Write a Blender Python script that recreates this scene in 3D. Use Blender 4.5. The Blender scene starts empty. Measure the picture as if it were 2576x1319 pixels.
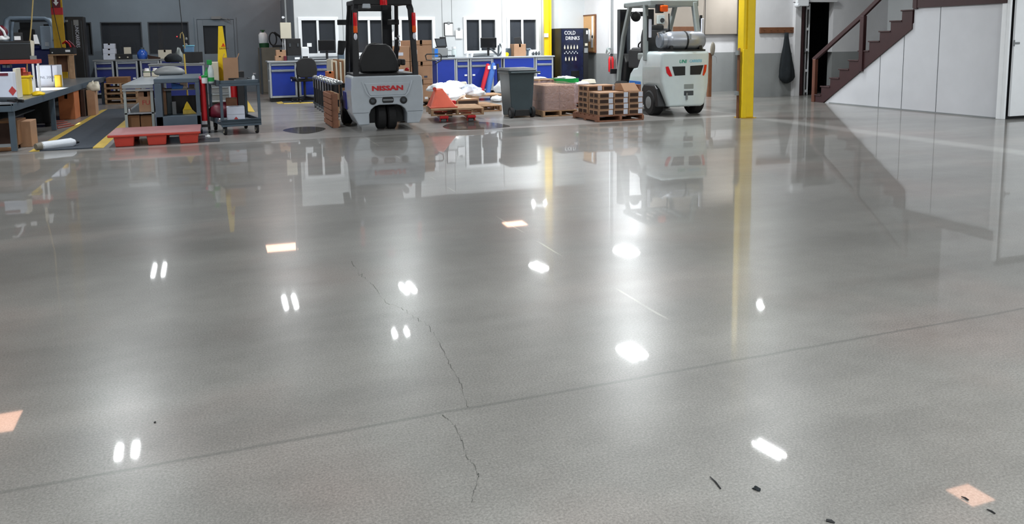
import bpy, math, random
from mathutils import Vector, Matrix
random.seed(7)
SC = bpy.context.scene
C = SC.collection
pi = math.pi
# ------------------------------------------------------------------ camera
F, PX, PY = 2000.0, 1288.0, 353.0
PITCH, ROLL, YAW, H = math.radians(7.07), math.radians(0.75), math.radians(-20.4), 1.38
RM = Matrix.Rotation(YAW, 3, 'Z') @ Matrix.Rotation(pi/2 - PITCH, 3, 'X') @ Matrix.Rotation(-ROLL, 3, 'Z')
cam = bpy.data.cameras.new('camera'); co = bpy.data.objects.new('camera', cam); C.objects.link(co)
co.matrix_world = Matrix.Translation((0, 0, H)) @ RM.to_4x4()
cam.sensor_width = 36.0; cam.lens = 36.0*F/2576.0; cam.shift_y = -(659.5-PY)/2576.0
cam.clip_start = 0.05; cam.clip_end = 100
SC.camera = co
SC.view_settings.view_transform = 'Standard'; SC.view_settings.look = 'None'
SC.view_settings.gamma = 1.0; SC.view_settings.use_curve_mapping = False
SC.view_settings.exposure = 0.0
w = bpy.data.worlds.new('world'); SC.world = w; w.use_nodes = True
w.node_tree.nodes['Background'].inputs[0].default_value = (0.6, 0.65, 0.7, 1)
w.node_tree.nodes['Background'].inputs[1].default_value = 0.02

def ray(px, py): return RM @ Vector(((px-PX)/F, -(py-PY)/F, -1.0))
def G(px, py, z=0.0):                       # where the sight line meets a level
    d = ray(px, py); t = (z-H)/d.z; return d.x*t, d.y*t
def W(px, py, Y):                           # where it meets an east-west plane
    d = ray(px, py); t = Y/d.y; return d.x*t, H+d.z*t
def WX(px, py, X):
    d = ray(px, py); t = X/d.x; return d.y*t, H+d.z*t

# ------------------------------------------------------------------ lamps of the hall, plus unseen fill lamps
def lamp(loc, sx, sy, power, col=(0.95, 0.985, 1.0), rot=(0, 0, 0), spread=180):
    l = bpy.data.lights.new('tube_light', 'AREA'); l.shape = 'RECTANGLE'; l.size = sx; l.size_y = sy
    l.energy = power; l.color = col; l.spread = math.radians(spread)
    o = bpy.data.objects.new('tube_light', l); C.objects.link(o); o.location = loc; o.rotation_euler = rot
    return o
# x, y, tube length, gap, power per tube, yaw, kind of label
# x, y, z, tube length, tube width, gap, power per tube, yaw, where
FIX = [(-1.66, 22.45, 4.5, 1.1, .085, .24, 30, 0, 'far left over the back wall'),
       (1.34, 18.4, 4.5, .9, .085, .22, 50, 0, 'over the office chair'),
       (4.09, 18.36, 4.5, .6, .08, .19, 50, 5, 'over the clipboards'),
       (3.27, 15.47, 4.5, .25, .06, .25, 40, 0, 'over the tall cartons'),
       (7.69, 18.8, 4.5, .55, .08, .16, 60, 15, 'in front of the vending machine'),
       (9.3, 17.0, 3.8, .6, .15, .20, 80, 15, 'at the mouth of the alcove'),
       (8.1, 19.7, 3.0, .15, .04, .34, 26, 0, 'low beside the notice board'),
       (7.14, 12.81, 4.5, .55, .15, .20, 105, 8, 'over the pale forklift'),
       (10.8, 14.15, 4.5, .2, .08, .54, 58, -15, 'in front of the coat rack wall'),
       (-1.5, 12.3, 4.5, .34, .08, .22, 62, 0, 'over the near end of the metal table'),
       (7.19, 8.87, 4.5, .5, .018, .12, 36, 10, 'nearest over the polished floor'),
       (12.75, 16.8, 3.1,   .3, .05, .2, 32, 0, 'low inside the alcove'),  # added lamp, kept out of view, brightens the alcove wall
       (-4.2, 8.5, 4.5, 1.3, .1, .28, 100, 0, 'left of the polished floor near the metal table'),  # added out of view to light the silver forklift and the table
       (2.6, 2.5, 4.5, 1.3, .1, .28, 50, 0, 'above where the photographer stands'),  # this and those below: unseen fill lamps added to raise the light
       (-4.5, 3.5, 4.5, 1.3, .1, .28, 55, 0, 'off to the left of the polished floor'),
       (10.6, 4.2, 4.5, 1.3, .1, .28, 95, 0, 'off to the right of the polished floor'),  # added to brighten the right-hand walls
       (13.4, 5.2, 4.5, 1.3, .1, .28, 60, 0, 'in front of the white door at the far right'),  # added to light the white door and closet face
       (-3.0, -1.5, 4.5, 1.3, .1, .28, 130, 0, 'at the rear left of the hall'),  # rear row: unseen lamps added to light the upright faces ahead
       (3.0, -1.5, 4.5, 1.3, .1, .28, 220, 0, 'at the rear middle of the hall'),
       (9.0, -1.5, 4.5, 1.3, .1, .28, 110, 0, 'at the rear right of the hall')]
for (x, y, z, L, tw, gp, p, yw, _n) in FIX:
    r = math.radians(yw)
    for s in (-1, 1):
        lamp((x+s*gp/2*math.cos(r), y+s*gp/2*math.sin(r), z), tw, L, p, rot=(0, 0, r))
# warm radiant heaters
HEAT = [(1.55, 23.4, .85, .75, 22), (8.8, 23.5, .7, .6, 16), (-3.55, 13.9, .7, .7, 14), (8.75, 6.9, .4, .4, 5)]
for (x, y, a, b, p) in HEAT: lamp((x, y, 4.45), a, b, p, col=(1, .55, .38))
# spots that burn out the table and the bags
SPOT = [((-3.25, 16.6, 4.3), (-3.1, 16.3, .65), 16000, 19), ((4.7, 16.4, 4.3), (4.42, 15.15, .4), 9000, 9)]
for (a, b, p, deg) in SPOT:
    l = bpy.data.lights.new('spot_light', 'SPOT'); l.energy = p; l.spot_size = math.radians(deg); l.spot_blend = .3
    l.shadow_soft_size = .05; l.color = (1, .98, .92)
    o = bpy.data.objects.new('spot_light', l); C.objects.link(o); o.location = a
    o.rotation_euler = (Vector(b)-Vector(a)).to_track_quat('-Z', 'Y').to_euler()

# ------------------------------------------------------------------ materials
MAT = {}
def mat(name, col, rough=.5, metal=0.0, var=.08, scale=6.0, bump=0.0, spec=.5, coat=0.0, trans=0.0, emit=0.0):
    if name in MAT: return MAT[name]
    m = bpy.data.materials.new(name); m.use_nodes = True; nt = m.node_tree; N = nt.nodes; L = nt.links
    b = N['Principled BSDF']
    b.inputs['Roughness'].default_value = rough; b.inputs['Metallic'].default_value = metal
    b.inputs['Specular IOR Level'].default_value = spec; b.inputs['Coat Weight'].default_value = coat
    b.inputs['Transmission Weight'].default_value = trans
    tc = N.new('ShaderNodeTexCoord'); nz = N.new('ShaderNodeTexNoise'); nz.inputs['Scale'].default_value = scale
    nz.inputs['Detail'].default_value = 5
    L.new(tc.outputs['Object'], nz.inputs['Vector'])
    r = N.new('ShaderNodeValToRGB'); r.color_ramp.elements[0].position = .3; r.color_ramp.elements[1].position = .7
    r.color_ramp.elements[0].color = tuple(c*(1-var) for c in col)+(1,)
    r.color_ramp.elements[1].color = tuple(min(1, c*(1+var)) for c in col)+(1,)
    L.new(nz.outputs['Fac'], r.inputs['Fac']); L.new(r.outputs['Color'], b.inputs['Base Color'])
    if bump:
        bp = N.new('ShaderNodeBump'); bp.inputs['Strength'].default_value = bump; bp.inputs['Distance'].default_value = .01
        n2 = N.new('ShaderNodeTexNoise'); n2.inputs['Scale'].default_value = scale*6; L.new(tc.outputs['Object'], n2.inputs['Vector'])
        L.new(n2.outputs['Fac'], bp.inputs['Height']); L.new(bp.outputs['Normal'], b.inputs['Normal'])
    if emit:
        b.inputs['Emission Color'].default_value = tuple(col)+(1,); b.inputs['Emission Strength'].default_value = emit
    MAT[name] = m; return m
def srgb(r, g, b):
    f = lambda v: (v/255/12.92) if v <= 10 else ((v/255+.055)/1.055)**2.4
    return (f(r), f(g), f(b))
M = {}
def dm(k, rgb, **kw): M[k] = mat(k, srgb(*rgb), **kw)
dm('wall_grey', (120, 132, 142), rough=.75, var=.06, scale=2, bump=.15)
dm('wall_white', (198, 202, 204), rough=.7, var=.03, scale=2)
dm('block_white', (212, 212, 214), rough=.7, var=.03, scale=3, bump=.2)
dm('block_grey', (140, 143, 143), rough=.6, var=.05, scale=3, bump=.2)
dm('beige_wall', (150, 141, 131), rough=.75, var=.04, scale=3)  # shade on the upper alcove wall, put into a beige colour
dm('closet_white', (196, 198, 203), rough=.6, var=.03, scale=3)
dm('ceiling', (170, 172, 174), rough=.9, var=.05)
dm('frame_white', (238, 241, 244), rough=.4, var=.02)
dm('alu', (176, 182, 188), rough=.4, metal=.4, var=.05)
dm('blue', (24, 52, 150), rough=.4, var=.06)
dm('blue_dark', (20, 36, 110), rough=.45, var=.06)
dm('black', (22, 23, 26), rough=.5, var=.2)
dm('black_gloss', (14, 15, 18), rough=.22, var=.2)
dm('rubber', (24, 24, 26), rough=.8, var=.2, bump=.3)
dm('dark_grey', (62, 68, 74), rough=.5, var=.1)
dm('steel_blue', (78, 92, 104), rough=.45, metal=.2, var=.08)
dm('bin_grey', (60, 74, 80), rough=.5, var=.06)
dm('mid_grey', (128, 132, 134), rough=.5, var=.06)
dm('silver', (184, 192, 200), rough=.32, metal=.12, var=.05, coat=.4)
dm('silver_dark', (120, 128, 138), rough=.4, metal=.3, var=.08)
dm('pale', (208, 220, 222), rough=.3, var=.03, coat=.5)
dm('pale_grey', (140, 148, 147), rough=.4, var=.05)
dm('tank', (160, 164, 172), rough=.35, metal=.5, var=.08)
dm('red', (196, 26, 34), rough=.4, var=.05)
dm('red_lamp', (215, 18, 30), rough=.2, var=.05, coat=.6)
dm('orange_lamp', (235, 90, 20), rough=.2, var=.05, coat=.6)
dm('clear_lamp', (225, 228, 240), rough=.15, var=.03, coat=.6)
dm('red_plastic', (190, 62, 48), rough=.45, var=.08)
dm('red_top', (166, 120, 122), rough=.4, var=.12, scale=4)
dm('orange_plastic', (214, 92, 66), rough=.5, var=.06)
dm('yellow', (226, 192, 14), rough=.45, var=.05)
dm('yellow_dark', (190, 150, 12), rough=.5, var=.12)
dm('yellow_line', (196, 168, 74), rough=.6, var=.15, scale=12)
dm('carton', (164, 128, 100), rough=.8, var=.07)
dm('carton_dark', (128, 92, 62), rough=.85, var=.12)
dm('carton_orange', (176, 104, 62), rough=.8, var=.1)
dm('carton_open', (58, 40, 32), rough=.9, var=.2)
dm('tape', (196, 168, 132), rough=.35, var=.05)
dm('wood', (172, 138, 106), rough=.8, var=.18, scale=10)
dm('wood_red', (142, 98, 76), rough=.8, var=.18, scale=10)
dm('wood_dark', (110, 70, 44), rough=.6, var=.15, scale=10)
dm('stair_red', (50, 21, 23), rough=.5, var=.12, scale=5)
dm('stair_brown', (92, 52, 36), rough=.5, var=.12, scale=5)
dm('paper', (240, 242, 245), rough=.8, var=.02)
dm('white_plastic', (226, 230, 234), rough=.35, var=.03)
dm('white_box', (200, 206, 220), rough=.7, var=.04)
dm('cream', (206, 200, 182), rough=.5, var=.03)
dm('olive', (116, 110, 98), rough=.6, var=.08)
dm('green', (20, 140, 62), rough=.4, var=.08)
dm('green_dark', (22, 74, 40), rough=.5, var=.08)
dm('teal', (40, 150, 120), rough=.4, var=.05)
dm('sky', (120, 196, 220), rough=.4, var=.05)
dm('sky_blue', (30, 110, 200), rough=.4, var=.05)
dm('cloth', (28, 34, 38), rough=.95, var=.15, bump=.6)
dm('denim', (52, 92, 160), rough=.9, var=.12, bump=.4)
dm('vest_red', (178, 24, 44), rough=.9, var=.12, bump=.4)
dm('mat_blue', (52, 60, 70), rough=.85, var=.1, scale=14, bump=.3)
dm('chrome', (215, 220, 225), rough=.15, metal=.9, var=.05)
dm('wire', (150, 70, 60), rough=.6, var=.1)
dm('maroon', (98, 20, 40), rough=.5, var=.05)
dm('tan_cord', (176, 156, 100), rough=.6, var=.1)
dm('sheet_steel', (158, 166, 172), rough=.3, metal=.6, var=.08)
dm('tube_wrap', (214, 220, 228), rough=.25, var=.08, bump=.3, coat=.4)
dm('crack_grey', (82, 82, 78), rough=.8, var=.2)
dm('dark_stain', (60, 58, 56), rough=.9, var=.2)
dm('ink', (60, 66, 84), rough=.8, var=.1)
dm('ink_red', (176, 60, 60), rough=.8, var=.1)

def film(name, col, rough, alpha, bump=.6):
    m = bpy.data.materials.new(name); m.use_nodes = True; nt = m.node_tree; N = nt.nodes; L = nt.links
    b = N['Principled BSDF']; b.inputs['Base Color'].default_value = srgb(*col)+(1,)
    b.inputs['Roughness'].default_value = rough; b.inputs['Alpha'].default_value = alpha
    tc = N.new('ShaderNodeTexCoord'); nz = N.new('ShaderNodeTexNoise'); nz.inputs['Scale'].default_value = 9; nz.inputs['Detail'].default_value = 6
    nz.inputs['Distortion'].default_value = 2
    bp = N.new('ShaderNodeBump'); bp.inputs['Strength'].default_value = bump; bp.inputs['Distance'].default_value = .03
    L.new(tc.outputs['Object'], nz.inputs['Vector']); L.new(nz.outputs['Fac'], bp.inputs['Height']); L.new(bp.outputs['Normal'], b.inputs['Normal'])
    return m
M['film'] = film('stretch_film', (206, 186, 190), .12, .40, bump=1.0)
M['glass'] = film('window_glass', (66, 70, 76), .04, .62, bump=.02)
M['bottle'] = film('clear_bottle', (210, 224, 226), .15, .6, bump=0)

def floor_mat(name, base, base_rough, coat, coat_rough, joints):
    m = bpy.data.materials.new(name); m.use_nodes = True; nt = m.node_tree; N = nt.nodes; L = nt.links
    b = N['Principled BSDF']
    def noise(scale, detail, vec, rough=.55):
        n = N.new('ShaderNodeTexNoise'); n.inputs['Scale'].default_value = scale; n.inputs['Detail'].default_value = detail
        n.inputs['Roughness'].default_value = rough; L.new(vec, n.inputs['Vector']); return n.outputs['Fac']
    def math_(op, a, b_=None, c=None):
        n = N.new('ShaderNodeMath'); n.operation = op
        for i, v in enumerate((a, b_, c)):
            if v is None: continue
            if isinstance(v, (int, float)): n.inputs[i].default_value = v
            else: L.new(v, n.inputs[i])
        return n.outputs[0]
    def mix(fac, a, b_, mode='MIX'):
        n = N.new('ShaderNodeMix'); n.data_type = 'RGBA'; n.blend_type = mode
        if isinstance(fac, (int, float)): n.inputs[0].default_value = fac
        else: L.new(fac, n.inputs[0])
        for i, v in ((6, a), (7, b_)):
            if isinstance(v, tuple): n.inputs[i].default_value = v
            else: L.new(v, n.inputs[i])
        return n.outputs[2]
    def ramp(fac, p0, c0, p1, c1):
        r = N.new('ShaderNodeValToRGB'); e = r.color_ramp.elements
        e[0].position = p0; e[0].color = c0; e[1].position = p1; e[1].color = c1; L.new(fac, r.inputs['Fac']); return r.outputs['Color']
    tc = N.new('ShaderNodeTexCoord'); P = tc.outputs['Object']
    mp = N.new('ShaderNodeMapping'); mp.inputs['Scale'].default_value = (.45, 1.6, 1); L.new(P, mp.inputs['Vector'])
    g = lambda v: (v, v, v, 1)
    big = ramp(noise(.9, 5, mp.outputs[0]), .35, g(.80), .68, g(1.14))
    med = ramp(noise(7, 4, P), .3, g(.94), .7, g(1.06))
    fine = ramp(noise(120, 3, P, .75), .34, g(.70), .68, g(1.28))
    vo = N.new('ShaderNodeTexVoronoi'); vo.inputs['Scale'].default_value = 85; L.new(P, vo.inputs['Vector'])
    spk = ramp(vo.outputs['Distance'], .06, g(1.25), .16, g(1.0))
    col = mix(1, base, big, 'MULTIPLY'); col = mix(1, col, med, 'MULTIPLY'); col = mix(1, col, fine, 'MULTIPLY'); col = mix(1, col, spk, 'MULTIPLY')
    tint = ramp(noise(.6, 3, P), .5, (1, 1, 1, 1), .72, (1.10, .97, .95, 1)); col = mix(1, col, tint, 'MULTIPLY')
    sep = N.new('ShaderNodeSeparateXYZ'); L.new(P, sep.inputs[0]); X, Y = sep.outputs[0], sep.outputs[1]
    if joints:
        wob = math_('MULTIPLY', math_('SUBTRACT', noise(2.2, 6, P), .5), .035)
        def line(coord, at, half, soft):
            d = math_('ABSOLUTE', math_('ADD', math_('SUBTRACT', coord, at), wob))
            v = math_('SUBTRACT', 1.0, math_('DIVIDE', math_('SUBTRACT', d, half), soft))
            n = N.new('ShaderNodeClamp'); L.new(v, n.inputs[0]); return n.outputs[0]
        col = mix(math_('MULTIPLY', line(Y, 2.752, .003, .012), .42), col, (.07, .075, .07, 1))
        br = ramp(noise(1.3, 2, P), .52, g(0), .62, g(1))
        col = mix(math_('MULTIPLY', math_('MULTIPLY', line(X, 2.04, .004, .006), br), .4), col, (.62, .58, .5, 1))
        col = mix(math_('MULTIPLY', line(X, 8.88, .08, .18), .22), col, (.75, .74, .72, 1))
        col = mix(math_('MULTIPLY', line(Y, 6.62, .003, .01), .25), col, (.1, .1, .1, 1))
    L.new(col, b.inputs['Base Color'])
    rr = ramp(noise(1.6, 5, mp.outputs[0]), .2, g(base_rough*.9), .8, g(base_rough*1.1)); L.new(rr, b.inputs['Roughness'])
    b.inputs['Specular IOR Level'].default_value = .26
    b.inputs['Coat Weight'].default_value = coat; b.inputs['Coat IOR'].default_value = 1.45
    b.inputs['Coat Roughness'].default_value = coat_rough
    bp = N.new('ShaderNodeBump'); bp.inputs['Strength'].default_value = .05; bp.inputs['Distance'].default_value = .01
    L.new(noise(1.1, 2, P), bp.inputs['Height']); L.new(bp.outputs['Normal'], b.inputs['Coat Normal'])
    return m
M['floor'] = floor_mat('polished_concrete', (.214, .209, .194, 1), .30, .56, .026, True)
M['floor_shop'] = floor_mat('worn_concrete', (.25, .245, .235, 1), .40, .35, .12, False)

# ------------------------------------------------------------------ mesh builder
class MB:
    def __init__(s): s.v = []; s.f = []
    def add(s, vs, fs):
        n = len(s.v); s.v += [tuple(v) for v in vs]; s.f += [tuple(i+n for i in f) for f in fs]; return s
    def box(s, x0, x1, y0, y1, z0, z1):
        return s.hexa([(x0,y0,z0),(x1,y0,z0),(x1,y1,z0),(x0,y1,z0),(x0,y0,z1),(x1,y0,z1),(x1,y1,z1),(x0,y1,z1)])
    def hexa(s, p):
        return s.add(p, [(0,3,2,1),(4,5,6,7),(0,1,5,4),(1,2,6,5),(2,3,7,6),(3,0,4,7)])
    def prism(s, pts, ax, a, b):            # polygon in the other two axes, run along ax
        f = {'x': lambda u, v, t: (t, u, v), 'y': lambda u, v, t: (u, t, v), 'z': lambda u, v, t: (u, v, t)}[ax]
        n = len(pts)
        vs = [f(u, v, a) for u, v in pts]+[f(u, v, b) for u, v in pts]
        return s.add(vs, [tuple(range(n))[::-1], tuple(range(n, 2*n))]+[(i, (i+1) % n, n+(i+1) % n, n+i) for i in range(n)])
    def tube(s, pts, r, n=10, cap=True):
        pts = [Vector(p) for p in pts]; rs = r if isinstance(r, (list, tuple)) else [r]*len(pts)
        vs = []; prev = None
        for i, p in enumerate(pts):
            if i == 0: d = pts[1]-p
            elif i == len(pts)-1: d = p-pts[i-1]
            else: d = (pts[i+1]-p).normalized()+(p-pts[i-1]).normalized()
            d.normalize()
            if prev is None:
                u = d.cross(Vector((0, 0, 1)));
                if u.length < .01: u = d.cross(Vector((1, 0, 0)))
            else: u = prev-d*prev.dot(d)
            u.normalize(); prev = u; w_ = d.cross(u)
            vs += [p+(u*math.cos(2*pi*k/n)+w_*math.sin(2*pi*k/n))*rs[i] for k in range(n)]
        fs = []
        for i in range(len(pts)-1):
            for k in range(n): fs.append((i*n+k, i*n+(k+1) % n, (i+1)*n+(k+1) % n, (i+1)*n+k))
        if cap: fs += [tuple(range(n))[::-1], tuple(range((len(pts)-1)*n, len(pts)*n))]
        return s.add(vs, fs)
    def bar(s, pts, hx, hy):                # square-section bar, hx across x, hy across the rest
        pts = [Vector(p) for p in pts]; vs = []
        for i, p in enumerate(pts):
            d = (pts[min(i+1, len(pts)-1)]-pts[max(i-1, 0)]).normalized()
            u = Vector((1, 0, 0)) if abs(d.x) < .9 else Vector((0, 1, 0))
            v = d.cross(u).normalized(); u = v.cross(d).normalized()
            vs += [p+u*hx+v*hy, p-u*hx+v*hy, p-u*hx-v*hy, p+u*hx-v*hy]
        fs = [(0, 1, 2, 3)[::-1], tuple(range(len(vs)-4, len(vs)))]
        for i in range(len(pts)-1):
            for k in range(4): fs.append((i*4+k, i*4+(k+1) % 4, (i+1)*4+(k+1) % 4, (i+1)*4+k))
        return s.add(vs, fs)
    def lathe(s, prof, c, ax='z', n=20):    # prof of (radius, height along ax)
        vs = []
        for r, h in prof:
            for k in range(n):
                a = 2*pi*k/n; q = (r*math.cos(a), r*math.sin(a), h)
                if ax == 'x': q = (h, q[0], q[1])
                if ax == 'y': q = (q[0], h, q[1])
                vs.append((c[0]+q[0], c[1]+q[1], c[2]+q[2]))
        m = len(prof); fs = [tuple(range(n))[::-1], tuple(range((m-1)*n, m*n))]
        for i in range(m-1):
            for k in range(n): fs.append((i*n+k, i*n+(k+1) % n, (i+1)*n+(k+1) % n, (i+1)*n+k))
        return s.add(vs, fs)
    def blob(s, c, r, seed=0, amp=.15, n=16, m=10, flat=True):
        rnd = random.Random(seed); ph = [rnd.uniform(0, 6.28) for _ in range(9)]; vs = []
        for i in range(m+1):
            t = pi*i/m
            for k in range(n):
                a = 2*pi*k/n
                q = 1+amp*(math.sin(3*a+ph[0]+2*t)+math.sin(5*a+ph[1]-3*t)*.6+math.sin(7*t+ph[2]+2*a)*.5)
                z = c[2]+r[2]*q*math.cos(t)
                if flat: z = max(z, c[2]-r[2]*.5)
                vs.append((c[0]+r[0]*q*math.sin(t)*math.cos(a), c[1]+r[1]*q*math.sin(t)*math.sin(a), z))
        fs = []
        for i in range(m):
            for k in range(n): fs.append((i*n+k, (i+1)*n+k, (i+1)*n+(k+1) % n, i*n+(k+1) % n))
        return s.add(vs, fs)
def link(name, mb, m, loc=(0, 0, 0), parent=None, bevel=0, smooth=False, seg=2):
    me = bpy.data.meshes.new(name)
    me.from_pydata([(v[0]-loc[0], v[1]-loc[1], v[2]-loc[2]) for v in mb.v], [], mb.f); me.update()
    import bmesh
    bm = bmesh.new(); bm.from_mesh(me); bmesh.ops.recalc_face_normals(bm, faces=bm.faces); bm.to_mesh(me); bm.free()
    me.materials.append(m)
    o = bpy.data.objects.new(name, me); C.objects.link(o)
    if parent is not None: o.parent = parent
    else: o.location = loc
    if smooth:
        for p in me.polygons: p.use_smooth = True
        if smooth != 'all':
            try: me.set_sharp_from_angle(angle=math.radians(40))
            except Exception: pass
    if bevel:
        b = o.modifiers.new('bevel', 'BEVEL'); b.width = bevel; b.segments = seg; b.limit_method = 'ANGLE'; b.angle_limit = math.radians(40)
    return o
def tag(o, label, cat, group=None, kind=None):
    if label: o['label'] = label
    if cat: o['category'] = cat
    if group: o['group'] = group
    if kind: o['kind'] = kind
    return o
class T:
    """a thing: an Empty at its base, parts built in world coordinates (or local with local=True)"""
    def __init__(s, name, label, cat, loc, rotz=0, group=None, local=False):
        s.o = bpy.data.objects.new(name, None); C.objects.link(s.o); s.o.empty_display_size = .1
        s.o.location = loc; s.o.rotation_euler = (0, 0, rotz); s.loc = (0, 0, 0) if local else loc
        tag(s.o, label, cat, group)
    def p(s, name, mb, m, parent=None, label=None, **kw):
        o = link(name, mb, m, s.loc, parent or s.o, **kw)
        if label: o['label'] = label
        return o
def single(name, mb, m, label, cat, group=None, **kw):
    xs = [v[0] for v in mb.v]; ys = [v[1] for v in mb.v]; zs = [v[2] for v in mb.v]
    o = link(name, mb, m, ((min(xs)+max(xs))/2, (min(ys)+max(ys))/2, min(zs)), **kw)
    return tag(o, label, cat, group)
def struct(name, mb, m, parent=None, **kw):
    o = link(name, mb, m, parent=parent, **kw)
    if parent is None: o['kind'] = 'structure'
    return o
def dup(root, loc, rotz=None, label=None, group=None):
    r = root.copy(); C.objects.link(r); r.location = loc
    if rotz is not None: r.rotation_euler = (0, 0, rotz)
    if label: r['label'] = label
    if group: r['group'] = group
    for ch in list(root.children):
        c = ch.copy(); C.objects.link(c); c.parent = r
        for gch in list(ch.children):
            d = gch.copy(); C.objects.link(d); d.parent = c
    return r
def text_mb(s, size, depth=.004, place=None, sx=1.0, bold=0.0):
    """lettering standing upright facing -y; place maps (u, v, d) to a point"""
    cu = bpy.data.curves.new('lettering', 'FONT'); cu.body = s; cu.size = size; cu.extrude = depth; cu.offset = bold
    cu.align_x = 'CENTER'; cu.align_y = 'CENTER'; cu.resolution_u = 2
    o = bpy.data.objects.new('lettering', cu); C.objects.link(o)
    bpy.context.view_layer.update()
    me = bpy.data.meshes.new_from_object(o); bpy.data.objects.remove(o)
    mb = MB(); place = place or (lambda u, v, d: (u, -d, v))
    mb.add([place(v.co.x*sx, v.co.y, v.co.z) for v in me.vertices], [tuple(p.vertices) for p in me.polygons])
    bpy.data.meshes.remove(me); return mb

# ------------------------------------------------------------------ the room
SEAM = 11.88
f1 = struct('floor', MB().box(-14, 16, -12, SEAM, -.1, 0).box(8.9, 16, SEAM, 19, -.1, 0), M['floor'])
struct('floor', MB().box(-14, 8.9, SEAM+.012, 27, -.1, -.001), M['floor_shop'])
struct('trim_1', MB().box(-14, 8.9, SEAM, SEAM+.012, -.1, -.012), M['dark_stain'])
struct('ceiling', MB().box(-14, 16, -12, 27, 5.6, 5.7), M['ceiling'])
def wall_holes(mb, x0, x1, z0, z1, Y0, Y1, holes):
    xs = sorted({x0, x1}|{h[0] for h in holes}|{h[1] for h in holes})
    for a, b in zip(xs[:-1], xs[1:]):
        hs = sorted([h for h in holes if h[0] <= a+1e-6 and h[1] >= b-1e-6], key=lambda h: h[2]); z = z0
        for h in hs: mb.box(a, b, Y0, Y1, z, h[2]); z = h[3]
        mb.box(a, b, Y0, Y1, z, z1)
    return mb
GH = [(-4.1, -3.12, 1.15, 2.07), (-2.905, -1.85, 1.15, 2.07), (-1.70, -.62, 1.15, 2.07), (-.235, .37, 1.14, 1.95)]
struct('wall_back_grey', wall_holes(MB(), -14, 1.95, 0, 5.6, 24.9, 25.1, GH), M['wall_grey'])
WY = 20.8
hx = [(2.12, 2.95), (3.42, 4.25), (4.68, 5.50), (6.46, 7.28), (7.71, 8.49)]
HO = [(a, b, 1.15, 1.98) for a, b in hx]
struct('wall_back_white', wall_holes(MB(), 1.95, 10.0, 0, 2.68, WY, WY+.12, HO), M['wall_white'])
struct('wall_office_side', MB().box(1.95, 2.07, WY+.12, 24.9, 0, 2.68), M['wall_grey'])
struct('ceiling_office', MB().box(1.95, 10.0, WY, 24.9, 2.68, 2.78), M['wall_white'])
struct('wall_behind_office', MB().box(1.95, 16, 24.9, 25.1, 0, 5.6), M['wall_grey'])
struct('wall_dark_room', MB().box(-14, 2.2, 27, 27.1, 0, 3).box(-14, 2.2, 25.1, 27, 3, 3.05), M['dark_grey'])
# side wall by the vending machine, the alcove and the right-hand wall: white over grey at 1.03 m
struct('wall_right_vending', MB().box(10.0, 10.15, 17.8, 24.9, 1.03, 5.6), M['block_white'])
struct('wall_right_vending_lower', MB().box(9.995, 10.15, 17.8, 24.9, 0, 1.03), M['block_grey'])
struct('wall_alcove', MB().box(10.15, 16, 17.8, 17.95, 1.03, 5.6), M['block_white'])
struct('wall_alcove_lower', MB().box(10.15, 16, 17.795, 17.95, 0, 1.03), M['block_grey'])
struct('trim_2', MB().box(10.3, 12.95, 17.68, 17.79, 1.5, 4.4), M['beige_wall'], bevel=.01)  # added board whose beige stands in for shade on the white wall
DX0, DX1, DZ = 13.24, 14.19, 2.23
struct('wall_right', wall_holes(MB(), 11.72, 16, 1.03, 5.6, 15.6, 15.75, [(DX0, DX1, 1.03, DZ)]), M['block_white'])
struct('wall_right_lower', wall_holes(MB(), 11.72, 16, 0, 1.03, 15.595, 15.75, [(DX0, DX1, 0, 1.03)]), M['block_grey'])
struct('wall_far_right', MB().box(15.9, 16, -12, 15.6, 0, 5.6), M['wall_white'])
struct('wall_left', MB().box(-14.1, -14, -12, 27, 0, 5.6), M['wall_grey'])
struct('wall_rear', MB().box(-14, 16, -12.1, -12, 0, 5.6), M['wall_white'])
# block courses are shallow grooves in the paint: thin seams along the white office panels
sm = MB()
for x in (3.15, 4.45, 5.78, 6.05, 7.48, 8.66): sm.box(x, x+.012, WY-.004, WY, 1.0, 2.68)
struct('trim_3', sm, M['mid_grey'])
# office windows
for i, (a, b) in enumerate(hx):
    t = .085
    fr = MB()
    fr.box(a-t, b+t, WY-.03, WY+.03, 1.98, 1.98+t).box(a-t, b+t, WY-.03, WY+.03, 1.15-t, 1.15)
    fr.box(a-t, a, WY-.03, WY+.03, 1.15, 1.98).box(b, b+t, WY-.03, WY+.03, 1.15, 1.98)
    m_ = (a+b)/2-.02
    fr.box(m_-.03, m_+.03, WY-.02, WY+.03, 1.15, 1.98)
    o = struct('window_%d' % (i+1), fr, M['frame_white'], bevel=.008)
    struct('pane', MB().box(a, m_-.03, WY+.04, WY+.05, 1.15, 1.98).box(m_+.03, b, WY+.055, WY+.065, 1.15, 1.98), M['glass'], parent=o)
for i, h in enumerate(GH[:3]):
    fr = MB(); t = .03
    fr.box(h[0], h[1], 24.9, 25.0, h[2], h[2]+t).box(h[0], h[1], 24.9, 25.0, h[3]-t, h[3]).box(h[0], h[0]+t, 24.9, 25.0, h[2]+t, h[3]-t).box(h[1]-t, h[1], 24.9, 25.0, h[2]+t, h[3]-t)
    o = struct('window_%d' % (i+6), fr, M['dark_grey'])
    struct('pane', MB().box(h[0]+t, h[1]-t, 24.97, 24.98, h[2]+t, h[3]-t), M['glass'], parent=o)
# yellow racking post glimpsed inside the dark room
single('rack_post', MB().box(-1.48, -1.36, 25.5, 25.6, 0, 2.9), M['yellow_dark'], 'yellow rack post seen through the grey wall window right of the blue water jug', 'post')
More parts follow.
